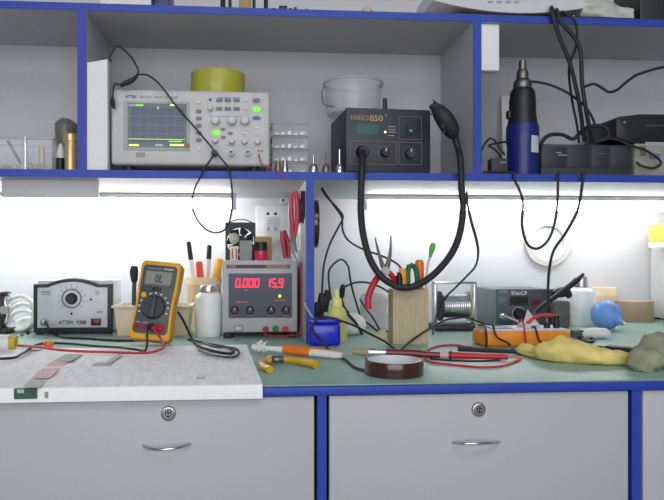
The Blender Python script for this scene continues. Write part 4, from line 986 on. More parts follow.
for name, chars in (('ammeter_reading', (('0', 235.3), ('.', 241.1), ('0', 242.6), ('0', 248.4), ('0', 254.2))), ('voltmeter_reading', (('1', 265.4), ('5', 271.2), ('.', 276.7), ('9', 278.2)))):
    mb = MB()
    for ch, px in chars:
        x, z = PX(px, Yf), PZ(px, 287.5, Yf)
        if ch == '.': mb.box((x, Yf-.0006, z), (x+1.2*sw, Yf, z+1.3*sw))
        else: digit(mb, ch, x, z, 4.7*sw, 9*sw, 1.25*sw, Yf)
    mb.build(name, LEDR, ps)
knobm = mat('ps_knob', (18, 20, 26), .35)
for x in (234.7, 250, 271, 285.8):
    knob(x, 310, 3.6, knobm, .013, ps, Yf, True)
    panel('fine_print', (x-3.5, 315.3), (x+3.5, 316.2), Yf, .0003, mat('red_brown_print', (160, 92, 90), .6), ps)
for p0, p1 in (((235.5, 301.2), (248, 302.6)), ((274, 299.5), (286, 301))): panel('fine_print', p0, p1, Yf, .0003, mat('pinkish_print', (190, 100, 90), .6), ps)
for x, y in ((246.5, 290), (274.5, 289.5)): panel('fine_print', (x-1, y-.6), (x+1, y+.6), Yf, .0003, mat('pinkish_print', (190, 100, 90), .6), ps)
oval('indicator_lamp', 279.7, 296, 3, 3, LEDG, .0015, ps, Yf)
MB().tube([P(233.5+3*(1 if q in (1, 2) else 0)+q*0, 0, Yw) for q in []] or [P(238.5+4.6*math.cos(a)*(abs(math.cos(a))**-.5 if abs(math.cos(a)) > .01 else 1), 328.3-3*math.sin(a), Yw-.0002) for a in [2*PI*k/16 for k in range(17)]], .0008, n=6, k=2).build('switch_ring', mat('violet_outline', (120, 120, 170), .5), ps)
panel('switch', (235.8, 326.8), (241.2, 329.8), Yw, .0015, LGREY, ps, .0006)
for x, y, m in ((265.7, 329, DRED), (275.5, 328.5, GREEN), (285.3, 328.8, RED)):
    c = P(x, y, Yw); MB().lathe([(0, 0), (.0062, 0), (.0062, .006), (.0048, .0065), (.0045, .013), (0, .013)], c, (0, -1, 0), 20).build('terminal', m, ps)
c = P(265.7, 329, Yw-.0148)
cable('jumper_wire', 'thin red wire bent from the power supply terminals round its lower corner', 'wire', [c, P(264, 332, Yw-.02), P(268, 335.5, Yw-.018), P(280, 336, Yw-.014), P(292, 335.5, Yw-.012), P(300, 333, Yw-.006), P(301, 310, Yw-.002), P(301, 285, Yw), P(301, 262, Yw)], .0013, REDW)

# on top of the power supply
def onps(px, dy): return Vector((PX(px, Yw+dy), Yw+dy, z1-.0008))
def psz(px, py, dy): return PZ(px, py, Yw+dy)-z1+.0008
dy = .07; c = onps(240, dy)
fan = thing('cooling_fan', 'small square black cooling fan standing on the power supply', 'fan', c)
fw = PX(255.5, Yw+dy)-PX(225.5, Yw+dy); fh = psz(240, 223, dy); fcx = (PX(225.5, Yw+dy)+PX(255.5, Yw+dy))/2
cc = Vector((fcx, Yw+dy, z1+fh/2)); fr0 = fw*.46
mb = MB(); n = 40; ringsq = []
def sq(a): 
    k = max(abs(math.cos(a)), abs(math.sin(a))); return Vector((fw/2*math.cos(a)/k, 0, fh/2*math.sin(a)/k))
def ci(a): return Vector((fr0*math.cos(a), 0, min(fr0, fh*.46)*math.sin(a)))
A = [2*PI*i/n for i in range(n)]; dp = Vector((0, .018, 0)); c0 = cc-Vector((0, .009, 0))
mb.rings([[c0+sq(a) for a in A], [c0+dp+sq(a) for a in A], [c0+dp+ci(a) for a in A], [c0+ci(a) for a in A]], closed=True); mb.build('fan_frame', BLACK, fan)
hub = MB().cyl(c0+Vector((0, .001, 0)), c0+dp-Vector((0, .001, 0)), fw*.2).build('hub', BLACK, fan)
for i in range(7):
    a = 2*PI*i/7; u = Vector((math.cos(a), 0, math.sin(a))); v = Vector((-math.sin(a), 0, math.cos(a)))
    p = [c0+u*fw*.19+Vector((0, .004, 0)), c0+u*fr0*.92-v*.002+Vector((0, .003, 0)), c0+u*fr0*.9+v*.02+Vector((0, .014, 0)), c0+u*fw*.19+v*.012+Vector((0, .014, 0))]
    q = [x+Vector((0, .001, 0)) for x in p]
    MB().rings([p, q]).build('blade', mat('fan_blade', (40, 42, 44), .4), fan)
for i in range(3):
    a = 2*PI*i/3+.5; MB().cyl(c0+dp+Vector((0, -.001, 0)), c0+dp+Vector((fr0*1.02*math.cos(a), -.001, fr0*math.sin(a))), .0016, n=8).build('strut', BLACK, fan)
cable('fan_lead', 'thin black lead arching over the top of the small black fan', 'wire', [onps(226, dy)+Vector((-.002, -.012, psz(226, 228, dy))), P(229, 223, Yw+dy-.01), P(236, 220, Yw+dy-.005), P(244, 219.5, Yw+dy), P(251, 222, Yw+dy+.003), P(254, 224, Yw+dy+.008)], .0011, BLACKR)
def small(name, label, cat, px, dy, wpx, ytop, dep, m, bev=.001):
    c = onps(px, dy); s_ = S(px, Yw+dy); h = psz(px, ytop, dy)
    return tag(MB().box((c.x-wpx*s_/2, c.y, c.z+.0012), (c.x+wpx*s_/2, c.y+dep, c.z+h), bev).build(name, m), label, cat)
t = thing('relay', 'small white relay with a green printed round top leaning at the fan', 'component', onps(234, .03))
c = onps(234, .03); s_ = S(234, Yw+.03)
MB().box((c.x-4*s_, c.y, c.z+.001), (c.x+4*s_, c.y+.012, c.z+psz(234, 246, .03)), .001).build('relay_body', mat('off_white_relay', (214, 208, 200), .5), t)
MB().ball((c.x, c.y+.008, c.z+psz(234, 238.5, .03)), 5.2*s_, .006, 6*s_).build('green_top', mat('pale_green_print', (170, 190, 160), .5, var=.2, scale=120), t)
for dx in (-2.2, 1.6): MB().box((c.x+dx*s_, c.y-.0006, c.z+.004), (c.x+(dx+1.4)*s_, c.y+.001, c.z+psz(234, 248.5, .03))).build('red_mark', RED, t)
small('grey_module', 'small grey square block on the power supply in front of the fan', 'component', 245.8, .022, 12.5, 240.5, .014, mat('module_grey', (136, 142, 142), .45))
small('cardboard_piece', 'square of brown cardboard standing behind the red jar', 'cardboard', 263.5, .052, 17, 236.5, .003, CARDB, .0004)
c = onps(261, .02); s_ = S(261, Yw+.02); h = psz(261, 242, .02)
t = thing('flux_jar', 'small crimson jar with black lid on the power supply', 'jar', c)
MB().lathe([(0, .0012), (6.3*s_, .0012), (6.6*s_, .003), (6.5*s_, h*.5), (5.6*s_, h*.56), (0, h*.56)], c).build('jar_body', mat('crimson_jar', (206, 34, 84), .3, coat=.4), t)
MB().lathe([(0, h*.54), (6.2*s_, h*.54), (6.2*s_, h*.97), (5.8*s_, h), (0, h)], c).build('lid', BLACK, t)
c = onps(273, .1); s_ = S(273, Yw+.1); h = psz(273, 217, .1)
t = thing('clear_cup', 'clear plastic cup upside down at the back of the power supply', 'cup', c)
MB().lathe([(10.5*s_, .0012), (9.6*s_, .0012), (7*s_, h-.003), (0, h-.003), (0, h), (7.6*s_, h), (9.8*s_, .004), (10.5*s_, .004)], c, n=32).build('cup_wall', CLEAR, t)
Yn = Yw+.018
t = thing('nippers', 'crimson handled nippers standing on the power supply next to the red jar', 'nippers', onps(286, .018))
for pts in ([(282.2, 231, Yn), (282.5, 238, Yn), (284, 247, Yn), (285.5, 258.6, Yn)], [(284, 230.5, Yn+.01), (286.5, 238, Yn+.01), (288.3, 246, Yn+.01), (288.2, 258.2, Yn+.01)]):
    m_ = MB(); m_.tube(PP(pts), lambda u: .0052-.0012*abs(u-.5), n=12); m_.build('grip', CRIMSON, t)
t = thing('tweezers', 'silver tweezers leaning against the crimson nippers on the power supply', 'tweezers', onps(296, .012))
for d_ in (0, 1.6): MB().tube(PP([(289+d_, 243, Yw+.006), (292+d_*.6, 250, Yw+.006), (296.5, 260.0, Yw+.006)]), .0013, n=8).build('arm', STEEL, t)

# ------------------------------------------------------------------ bench right of the support panel
Yx = 1.205
c = Vector((PX(324, Yx+.02), Yx+.02, ZD)); s_ = S(324, Yx+.02); h = PZ(324, 319, Yx)-ZD
t = thing('blue_tub', 'deep blue plastic tub standing at the foot of the support panel', 'tub', c)
bx_ = 15.6*s_
MB().box((c.x-bx_, c.y-.018, ZD+.0002), (c.x+bx_, c.y+.018, ZD+h*.82), .006, 3).build('tub_body', BLUEP, t)
MB().box((c.x-bx_-.001, c.y-.019, ZD+h*.82), (c.x+bx_+.001, c.y+.019, ZD+h), .003, 3).build('lid', BLUEP, t)
Yb2 = 1.268
c = Vector((PX(337, Yb2), Yb2, ZD)); s_ = S(337, Yb2)
def bz(py): return PZ(337, py, Yb2)-ZD
t = thing('oil_bottle', 'small pale yellow bottle with nozzle cap behind the blue tub', 'bottle', c)
MB().lathe([(0, 0), (9.4*s_, 0), (10*s_, .003), (10*s_, bz(316)), (8.6*s_, bz(310)), (5*s_, bz(306)), (0, bz(306))], c).build('bottle_body', YBOT, t)
MB().lathe([(0, bz(306)), (5.2*s_, bz(306)), (4.6*s_, bz(299)), (2.6*s_, bz(297.5)), (2.2*s_, bz(290)), (1.5*s_, bz(289)), (0, bz(289))], c).build('nozzle_cap', mat('pale_yellow_cap', (230, 226, 130), .4), t)
c = desk(353.5, 336); R = []
for i in range(9):
    a = PI*i/8; R.append([Vector((c.x-.03*math.cos(a), c.y+.02+.022*math.sin(a)*math.cos(q), max(ZD+.0005, ZD+.022+.024*math.sin(a)*math.sin(q)+.004*noise.noise(Vector((i*.7, q, 1)))))) + Vector((0, 0, 0)) for q in [2*PI*k/14 for k in range(14)]])
for r_ in (R[0], R[-1]):
    for k in range(14): r_[k] = r_[k]+Vector((0, .002*math.cos(2*PI*k/14), .002*math.sin(2*PI*k/14)+.001))
tag(MB().rings(R).build('tissue_wad', PAPERW, ang=70), 'white wad of tissue lying beside the yellow bottle', 'tissue')
Yg = 1.50
c = Vector((PX(374, Yg), Yg, ZD)); s_ = S(374, Yg)
R = []
for i in range(13):
    f_ = i/12; q_ = []
    for k in range(20):
        a = 2*PI*k/20; n_ = noise.noise(Vector((math.cos(a)*1.8, math.sin(a)*1.8, f_*3)))
        rr = s_*(17-6*f_)*(1+.3*n_)*(.25 if i == 12 else 1); q_.append(c+Vector((rr*math.cos(a), rr*.45*math.sin(a), max(.0005, f_*s_*36+.006*n_*f_))))
    R.append(q_)
for p in R[0]: p.z = ZD+.0005
tag(MB().rings(R).build('clear_bag', BAG, ang=70), 'crumpled clear plastic bag at the wall behind the wooden block', 'bag')

# wooden block with tools
Yo2 = 1.222
xa, xb = PX(393, Yo2), PX(428.5, Yo2); zt_ = PZ(409, 289.5, Yo2); y1 = Yo2+.042
t = thing('wooden_holder', 'square block of raw wood holding pliers and hand tools', 'tool holder', ((xa+xb)/2, Yo2+.025, ZD))
mb = MB(); th = .005
o = [[Vector((xa, Yo2, ZD+.0003)), Vector((xb, Yo2, ZD+.0003)), Vector((xb, y1, ZD+.0003)), Vector((xa, y1, ZD+.0003))], [Vector((xa, Yo2, zt_)), Vector((xb, Yo2, zt_)), Vector((xb, y1, zt_)), Vector((xa, y1, zt_))],
     [Vector((xa+th, Yo2+th, zt_)), Vector((xb-th, Yo2+th, zt_)), Vector((xb-th, y1-th, zt_)), Vector((xa+th, y1-th, zt_))], [Vector((xa+th, Yo2+th, ZD+.006)), Vector((xb-th, Yo2+th, ZD+.006)), Vector((xb-th, y1-th, ZD+.006)), Vector((xa+th, y1-th, ZD+.006))]]
mb.rings(o); mb.build('block', WOOD, t)
def hold(px, py, dy): return P(px, py, Yo2+dy)
def hbot(px, dy): return Vector((PX(px, Yo2+dy), Yo2+dy, ZD+.016))
t = thing('long_nose_pliers', 'open long nose pliers with red grips, jaws pointing up over the wooden block', 'pliers', hbot(397, .03))
MB().tube(PP([(375, 237.5, Yo2+.012), (378.5, 252, Yo2+.012), (382.5, 265, Yo2+.012), (385.5, 272, Yo2+.012)]), lambda u: .0012+.005*u, n=10).build('jaw', DSTEEL, t)
MB().tube(PP([(391, 235.5, Yo2+.014), (390.5, 250, Yo2+.014), (388.5, 262, Yo2+.014), (385.5, 272, Yo2+.014)]), lambda u: .0012+.005*u, n=10).build('jaw', DSTEEL, t)
MB().cyl(P(385.5, 271, Yo2+.004), P(385.5, 271, Yo2+.022), .0085).build('pivot', DSTEEL, t)
MB().tube(PP([(384, 272, Yo2+.012), (378, 277, Yo2+.008), (371.5, 288, Yo2+.004), (368, 300, Yo2+.002), (368.5, 309.5, Yo2+.001)]), .0062, n=12).build('grip', RED, t)
MB().tube(PP([(387, 271, Yo2+.014), (392, 276, Yo2+.016), (397, 284, Yo2+.02), (400, 292, Yo2+.022)])+[hbot(402, .024)], .0056, n=12).build('grip', RED, t)
def held(name, label, cat, top, bot, r, m, capm=None):
    a, bq = hold(*top), hbot(*bot)
    t = thing(name, label, cat, bq); d = (bq-a); L_ = d.length
    MB().lathe([(0, 0), (r*.8, 0), (r, .004), (r, .03), (r*.75, .036), (r*.9, .045), (r*.9, L_*.6), (r*.4, L_*.65), (r*.4, L_), (0, L_)], a, d, 16).build('handle', m, t)
    if capm: MB().cyl(a-d.normalized()*.0012, a+d.normalized()*.003, r*.6).build('end_cap', capm, t)
held('orange_tool', 'short orange handled tool at the front corner of the wooden block', 'tool', (402.5, 268, .018), (404, .018), .0075, mat('amber_handle', (240, 166, 60), .4))
held('screwdriver', 'orange handled screwdriver standing highest in the wooden block', 'screwdriver', (419.5, 260.5, .036), (420, .036), .0085, ORANGET, BLACK)
t = thing('green_snips', 'green handled snips in the wooden block between the orange tools', 'snips', hbot(411, .026))
for pts, bpx in (([(409.5, 265, Yo2+.02), (408, 272, Yo2+.018), (408, 285, Yo2+.018)], 409), ([(410, 264.5, Yo2+.022), (415, 268, Yo2+.022), (417, 277, Yo2+.022), (417, 288, Yo2+.022)], 414)):
    MB().tube(PP(pts)+[hbot(bpx, .022)], .0048, n=12).build('grip', GREEN, t)
t = thing('swab_stick', 'white stick with a green paddle end in the wooden block', 'stick', hbot(424.5, .03))
MB().tube([P(430.5, 256, Yo2+.03), P(427, 272, Yo2+.03), hbot(423.5, .03)], .0024, n=8).build('shaft', mat('pinkish_white', (236, 216, 210), .5), t)
MB().tube(PP([(433.5, 243, Yo2+.03), (432.5, 247, Yo2+.03), (431.2, 252, Yo2+.03), (430.2, 257.5, Yo2+.03)]), lambda u: .0028+.0030*math.sin(PI*min(1, u+.12)), n=12).build('green_end', LGREEN, t)
t = thing('black_cutter', 'small black handled cutter next to the red grip in the wooden block', 'cutter', hbot(398, .012))
MB().tube([hold(397.5, 275, .010), hold(399.5, 281, .010), hbot(400, .010)], .0058, n=12).build('handle', BLACK, t)
tag(MB().prism([(0, 0), (.028, 0), (.028, .014), (.022, .0175)], 0, .02, m=Matrix.Translation(desk(374.5, 340, ZD+.0002)) @ Matrix.Rotation(.25, 4, 'Z')).build('wood_wedge', mat('yellowish_wood', (226, 206, 156), .7, var=.1)), 'small pale wooden wedge lying beside the wooden block', 'wedge')

# solder reel on its stand
Yr = 1.47
s_ = S(452, Yr); c = Vector((PX(452, Yr), Yr, ZD))
t = thing('solder_reel_stand', 'metal reel stand holding a silver spool of solder', 'reel stand', c)
MB().box((PX(431, Yr), Yr-.045, ZD+.0003), (PX(473, Yr), Yr+.045, ZD+.012), .004).build('base', mat('reel_base', (44, 44, 46), .5), t)
za = PZ(452, 283.5, Yr); zl = PZ(452, 306, Yr)
for px in (434.5, 473.5):
    x = PX(px, Yr); MB().box((x-.0035, Yr-.012, ZD+.002), (x+.0035, Yr+.012, za), .001).build('side_arm', STEEL, t)
MB().box((PX(434.5, Yr)-.0035, Yr-.012, za-.0005), (PX(473.5, Yr)+.0035, Yr+.012, za+.005), .001).build('top_bar', STEEL, t)
MB().cyl((PX(434, Yr), Yr, zl), (PX(474, Yr), Yr, zl), .004).build('axle', DSTEEL, t)
t2 = thing('solder_spool', 'silver spool of solder wire mounted in the metal reel stand', 'spool', Vector((c.x, Yr, zl-17*s_)))
rsp = 14*s_
xl_, xr_ = PX(439, Yr), PX(469, Yr)
prof = [(.006, .003)]; L_ = xr_-xl_-.006; nn = 26
for i in range(nn+1): prof.append((11.3*s_+(.0009 if i % 2 else 0), .003+L_*i/nn))
prof += [(.006, .003+L_)]
MB().lathe(prof, (xl_, Yr, zl), (1, 0, 0), 36, closed=True).build('solder_wire', STEEL, t2)
for x in (xl_, xr_-.003): MB().lathe([(.006, 0), (15*s_, 0), (15*s_, .003), (.006, .003)], (x, Yr, zl), (1, 0, 0), 36, closed=True).build('flange', mat('pale_flange', (206, 204, 190), .4) if x > xl_ else DKGREY, t2)

# small grey soldering station on the right
Yi = 1.50
def iz(py): return PZ(525, py, Yi)
t = thing('rework_controller', 'small dark blue grey soldering controller with a dark display against the wall', 'soldering station', (PX(525, Yi), Yi+.06, ZD))
BG = mat('blue_grey_case', (72, 80, 92), .5)
MB().box((PX(496.5, Yi)+.001, Yi+.004, ZD+.0003), (PX(556, Yi)-.001, Yi+.14, iz(289.5)), .004).build('case', mat('case_grey', (112, 120, 118), .5), t)
MB().box((PX(496.5, Yi), Yi, ZD+.004), (PX(556, Yi), Yi+.008, iz(289)), .003).build('front_panel', BG, t)
s_ = S(525, Yi)
text('brand_lettering', 'ATTEN', s_*2.4, atx(498.5, 293.2, Yi), t, BLUEL, width=s_*9)
text('model_lettering', '936CF', s_*3.6, atx(511, 295, Yi), t, PRINTW, width=s_*16.5)
panel('display', (509.5, 296.5), (528, 305), Yi, .001, BLACK, t); panel('blue_mark', (498, 297), (506, 302), Yi, .0004, mat('faded_blue_mark', (92, 112, 138), .6), t)
oval('dial_ring', 518.5, 313.5, 13.5, 13.5, LGREY, .0012, t, Yi); knob(518.5, 313.5, 5.4, BLACK, .014, t, Yi-.0012)
c = P(502.5, 316, Yi); MB().lathe([(0, 0), (.0085, 0), (.0085, .008), (.006, .012), (0, .012)], c, (0, -1, 0)).build('cable_socket', STEEL, t)
panel('red_mark', (531, 300), (540, 306), Yi, .0005, DRED, t)
# iron holder + iron
Yj = 1.475
t = thing('iron_holder', 'dark dusty holder block under the soldering iron tip of the handle', 'iron holder', (PX(562, Yj), Yj, ZD))
MB().box((PX(553, Yj), Yj-.01, ZD+.0003), (PX(568.5, Yj), Yj+.02, PZ(560, 301, Yj)), .004).build('holder_body', mat('olive_grey', (92, 92, 86), .6, var=.2, scale=60), t)
MB().tube(PP([(553, 293.5, Yj), (558, 293, Yj), (566, 292, Yj), (570, 297, Yj)]), lambda u: .006+.006*math.sin(PI*u), n=12).build('clamp_head', BLACK, t)
Yk2 = 1.425
t = thing('soldering_iron', 'black soldering iron handle slanting up towards the white bottle', 'soldering iron', P(530, 320, Yk2))
MB().tube(PP([(534, 314, 1.42), (541, 307, 1.425), (555, 297, 1.43), (567, 288, 1.435), (578, 279.5, 1.44)]), lambda u: .0042+.0026*min(1, u*1.2), n=14).build('handle', BLACK, t)
MB().tube(PP([(578, 279.5, 1.44), (581, 276.5, 1.442), (583.5, 274, 1.443)]), lambda u: .0062-.003*u, n=12).build('end_sleeve', DKGREY, t)
MB().tube(PP([(536, 312.2, 1.4205), (530, 319, 1.412)])+[P(526, 324.5, 1.40)], lambda u: .0038-.0012*u, n=10).build('strain_relief', DKGREY, t)
cable('iron_cable', 'thin grey cord curling from the small controller socket to the orange meter', 'cord', [P(502.5, 316, Yi-.013), P(507, 317, 1.475), P(513, 319.5, 1.45), P(520, 323, 1.42), P(524, 325.5, 1.398)], .0026, mat('grey_cord', (150, 148, 144), .5))

# bottles, rolls and blower at the right back
bottle('wash_bottle', 'large milky bottle with steel cap near the blue rubber blower', 580.5, 1.53, 13.6, 276.5, 289, 287, MILK, STEEL, 6.6)
Yz = 1.635
x0, x1 = PX(593, Yz), PX(613.5, Yz); zc = PZ(603, 297, Yz); rz = 9.5*S(603, Yz)
t = thing('cream_box', 'cream coloured box standing at the wall behind the blue rubber blower', 'box', ((x0+x1)/2, Yz, ZD))
MB().box((x0, Yz-.02, ZD+.0003), (x1, Yz+.03, PZ(603, 287, Yz)), .004).build('box_body', CREAM, t)
MB().box((x0+.002, Yz-.0205, ZD+.02), (x1-.002, Yz-.019, PZ(603, 295, Yz)), .0004).build('tan_band', mat('tan_band', (216, 184, 150), .5), t)
rK = 18.6*S(632, 1.615)
c = Vector((PX(632.5, 1.615), 1.613, ZD+.0004))
tape_roll('parcel_tape', 'brown parcel tape roll lying flat next to the grey cabinet', c, rK, rK*.8, PZ(632, 302, 1.57)-ZD, KRAFT, mat('cream_core', (224, 212, 192), .7))
cB = desk(606, 329.5); rB = 14.6*S(606, cB.y)
t = thing('rubber_blower', 'sky blue rubber blower ball with short nozzle', 'blower', (cB.x, cB.y, ZD))
MB().ball((cB.x, cB.y, ZD+rB), rB, rB, rB, 32).build('bulb', SKYB, t)
u = Vector((.34, -.84, -.32)).normalized(); cc = Vector((cB.x, cB.y, ZD+rB))
MB().lathe([(0, rB*.9), (.0105, rB*.92), (.0098, rB*1.1), (.0062, rB*1.18), (.0055, rB*1.38), (0, rB*1.38)], cc, u, 20).build('nozzle', SKYB, t)
MB().lathe([(0, rB*1.36), (.004, rB*1.36), (.003, rB*1.52), (0, rB*1.52)], cc, u, 16).build('tip', CHROME, t)
a, bq = desk(573, 333.5, ZD+.011), desk(609.5, 333, ZD+.011)
t = thing('white_handle_tool', 'white handled tool lying in front of the blue blower', 'tool', ((a.x+bq.x)/2, a.y, ZD))
MB().tube([a.lerp(bq, .2), a.lerp(bq, .5), a.lerp(bq, .8), bq], lambda u: .0088+.0018*math.sin(PI*u)-.004*max(0, u-.85)/.15, n=16).build('handle', WHITE, t)
MB().box((-.012, -.008, -.0075), (.010, .008, .0075), .002, m=Matrix.Translation(a.lerp(bq, .12))).build('collar', mat('olive_dark', (84, 86, 78), .5), t)
cable('black_loop', 'black twisted loop of cord lying under the white handled tool', 'cord', [dk(571, 333.5), dk(582, 334.5), dk(590, 337), dk(594, 340), dk(590, 342), dk(583, 339.5), dk(577, 336.5), dk(571, 336)], .0024, BLACKR)

# ------------------------------------------------------------------ orange meter lying on its back
Ym = 1.165
xa, xb = PX(484, Ym), PX(573, Ym); zm = PZ(519, 331.5, Ym); zl = ZD+.0003
t = thing('orange_meter', 'orange cased meter lying on its back with leads across it', 'multimeter', ((xa+xb)/2, Ym+.045, ZD))
o = []
def rr_out(x0, x1, y0, y1, r, n=6):
    o = []
    for cx_, cy_, a0 in ((x1-r, y1-r, 0), (x0+r, y1-r, 90), (x0+r, y0+r, 180), (x1-r, y0+r, 270)):
        for i in range(n+1): a = math.radians(a0+90*i/n); o.append((cx_+r*math.cos(a), cy_+r*math.sin(a)))
    return o
R = []
for ins, z in ((.005, zl), (.001, zl+.004), (0, zl+.012), (.001, zm-.005), (.003, zm-.001), (.006, zm)):
    R.append([Vector((x, y, z)) for x, y in rr_out(xa+ins, xb-ins, Ym+ins, Ym+.075-ins, .012)])
MB().rings(R).build('holster', ORANGE, t)
f = MB().box((xa+.008, Ym+.006, zm-.002), (xb-.008, Ym+.07, zm+.004), .0015).build('face', mat('pale_face', (206, 206, 212), .5), t)
MB().box((xa+.018, Ym+.012, zm+.0035), (xa+.06, Ym+.062, zm+.0055), .001).build('display', mat('dark_lcd', (58, 66, 78), .3), t)
MB().cyl((xa+.1, Ym+.04, zm+.0035), (xa+.1, Ym+.04, zm+.011), .02, .018, 32).build('rotary_dial', LGREY, t)
for x, m in ((.022, BLACK), (.04, BLACK)): MB().cyl((xb-x, Ym+.02, zm+.003), (xb-x, Ym+.02, zm+.0062), .006).build('input_jack', m, t)
t = thing('test_plug', 'black angled plug with red cable pushed into the orange meter', 'plug', (PX(560, 1.19), 1.19, zm+.0062))
q = Vector((xb-.022, Ym+.02, zm+.0065))
MB().cyl(q, q+Vector((0, 0, .021)), .0062, .0055).build('plug_body', BLACK, t)
MB().tube([q+Vector((-.002, 0, .019)), q+Vector((-.02, .002, .021)), q+Vector((-.04, .006, .016)), q+Vector((-.052, .01, .004)), q+Vector((-.058, .014, .001))], .003, n=10).build('lead', REDW, t)
t = thing('test_plug', 'black plug beside the red cabled plug on the orange meter', 'plug', q+Vector((-.018, 0, 0)))
q2 = Vector((xb-.04, Ym+.02, zm+.0065))
MB().cyl(q2+Vector((0, .0, 0)), q2+Vector((0, 0, .008)), .0055, .005).build('plug_body', BLACK, t)
MB(Matrix.Translation((xa+.103, Ym+.052, zm+.0115)) @ Matrix.Rotation(math.radians(0), 4, 'Z')).build if False else None
tag(MB().prism([(0, 0), (.034, 0), (.013, .03)], 0, .001, m=Matrix.Translation((xa+.1, Ym+.066, zm+.0046)) @ Matrix.Rotation(math.radians(-14), 4, 'X')).build('warning_card', mat('pale_pink_card', (226, 198, 196), .6)), 'small pale triangular card standing on the orange meter', 'card')
def over(px, dz, y): return Vector((PX(px, y), y, zm+dz))
cable('test_wire', 'thin black lead crossing the top of the orange meter to the cloth glove', 'wire',
      [dk(400, 350.5, .0024), P(411, 341, 1.212), P(424, 332, 1.212), P(434, 326, 1.23), P(446, 320, 1.25), P(456, 318.3, 1.25), P(468, 317.5, 1.235), over(482, .011, 1.21), over(488, .0115, 1.185), over(492.5, .0115, 1.166), P(497, 337, 1.154), P(508, 343, 1.154), dk(518, 353.3, .003), dk(526, 352.5, .003)], .0018, BLACKR)
cable('tie_wire', 'black wire wrapped down the front of the orange meter', 'wire', [over(478, .0065, 1.225), over(484.5, .0072, 1.19), P(486, 333, 1.161), P(486.5, 341, 1.1612), P(486, 349, 1.161)], .0022, BLACKR)
cable('test_wire', 'thin red lead hanging over the front of the orange meter', 'wire', [over(519, .012, 1.21), P(522, 320.5, 1.195), over(524, .0085, 1.18), P(525, 334, 1.1615), P(526, 343, 1.1616), P(527, 351, 1.1615)], .0016, REDW)
cable('test_wire', 'black lead slanting over the front of the orange meter to its lower edge', 'wire', [over(527, .013, 1.21), P(531, 327, 1.19), over(535, .007, 1.172), P(538, 337, 1.1612), P(542, 345, 1.1612), P(545, 351, 1.1612)], .0017, BLACKR)

# ------------------------------------------------------------------ cloths
def lump(name, label, cat, path, m, seed=0, nseg=40, amp=.16, nk=26):
    # path: (px, py of the contact line, half depth in m, height in m)
    ctr = crom([Vector((desk(p[0], p[1]).x, desk(p[0], p[1]).y, 0)) for p in path], nseg//(len(path)-1)+1)
    n = len(ctr); R = []
    for i, cpt in enumerate(ctr):
        f_ = i/(n-1)*(len(path)-1); k = min(int(f_), len(path)-2); g = f_-k
        g = g*g*(3-2*g)
        wd = path[k][2]*(1-g)+path[k+1][2]*g; h = path[k][3]*(1-g)+path[k+1][3]*g
        d = (ctr[min(i+1, n-1)]-ctr[max(i-1, 0)]).normalized(); side = Vector((-d.y, d.x, 0))
        end = 1 if 0 < i < n-1 else .45
        q = []
        for j in range(nk):
            a = 2*PI*j/nk
            ns = noise.noise(Vector((cpt.x*38+seed, math.cos(a)*1.5+cpt.y*20, math.sin(a)*1.5)))
            ns += .5*noise.noise(Vector((cpt.x*95+seed, math.cos(a)*3.5, math.sin(a)*3.5)))
            s2 = 1+amp*ns*2
            q.append(cpt+side*(wd*math.cos(a)*end*s2)+Vector((0, 0, max(ZD+.0006, ZD+h*.46+h*.54*math.sin(a)*end*s2))))
        R.append(q)
    return tag(MB().rings(R).build(name, m, ang=80), label, cat)
lump('work_glove', 'limp yellow cotton glove lying along the front of the bench', 'glove',
     [(519, 353.5, .009, .012), (525, 355, .015, .020), (534, 357, .016, .018), (542, 358.5, .018, .020), (549, 360, .028, .031), (560, 361, .031, .040), (574, 362, .030, .036), (588, 363, .028, .030), (602, 363.5, .025, .025), (617, 364, .020, .022), (629, 364, .014, .016)], GLOVE, 3, 66, .10)
lump('cloth_rag', 'crumpled grey green rag at the right end of the bench edge', 'rag',
     [(638, 372, .014, .014), (645, 370, .022, .032), (655, 368, .03, .046), (668, 368, .032, .050), (684, 368, .03, .045), (700, 369, .016, .02)], RAG, 8, 50, .24)
lump('cotton_wad', 'small white cotton wad between the yellow glove and the grey green rag', 'cotton',
     [(632, 361, .006, .006), (638, 359, .011, .011), (645, 356, .01, .011), (650, 353.5, .006, .006)], PAPERW, 5, 24, .12, 16)
c0, c1 = desk(584, 347, ZD+.0055), desk(635, 351.5, ZD+.0055)
t = thing('black_brush', 'black flat brush lying behind the yellow glove', 'brush', ((c0.x+c1.x)/2, c0.y, ZD))
d = (c1-c0)
mb = MB(Matrix.Translation(c0+d*.45) @ Matrix.Rotation(math.atan2(d.y, d.x), 4, 'Z')); mb.box((0, -.012, -.005), (d.length*.5, .012, .007), .002); mb.build('brush_head', BLACK, t)
MB().tube([c0, c0+d*.3, c0+d*.5], .0048, n=10).build('handle', BLACK, t)

# ------------------------------------------------------------------ front row tools
rT = 28.8*S(393, desk(393, 372).y); hT = .0235
cT = desk(393.3, 373.5); cT = Vector((cT.x, desk(393, 379.8).y+rT, ZD+.0004))
h_t = PZ(393, 364.5, cT.y-rT)-ZD
t = tape_roll('amber_film_tape', 'round amber film tape roll lying flat near the bench edge', cT, rT, rT*.86, h_t, KAPTON, mat('white_core', (222, 224, 230), .6))
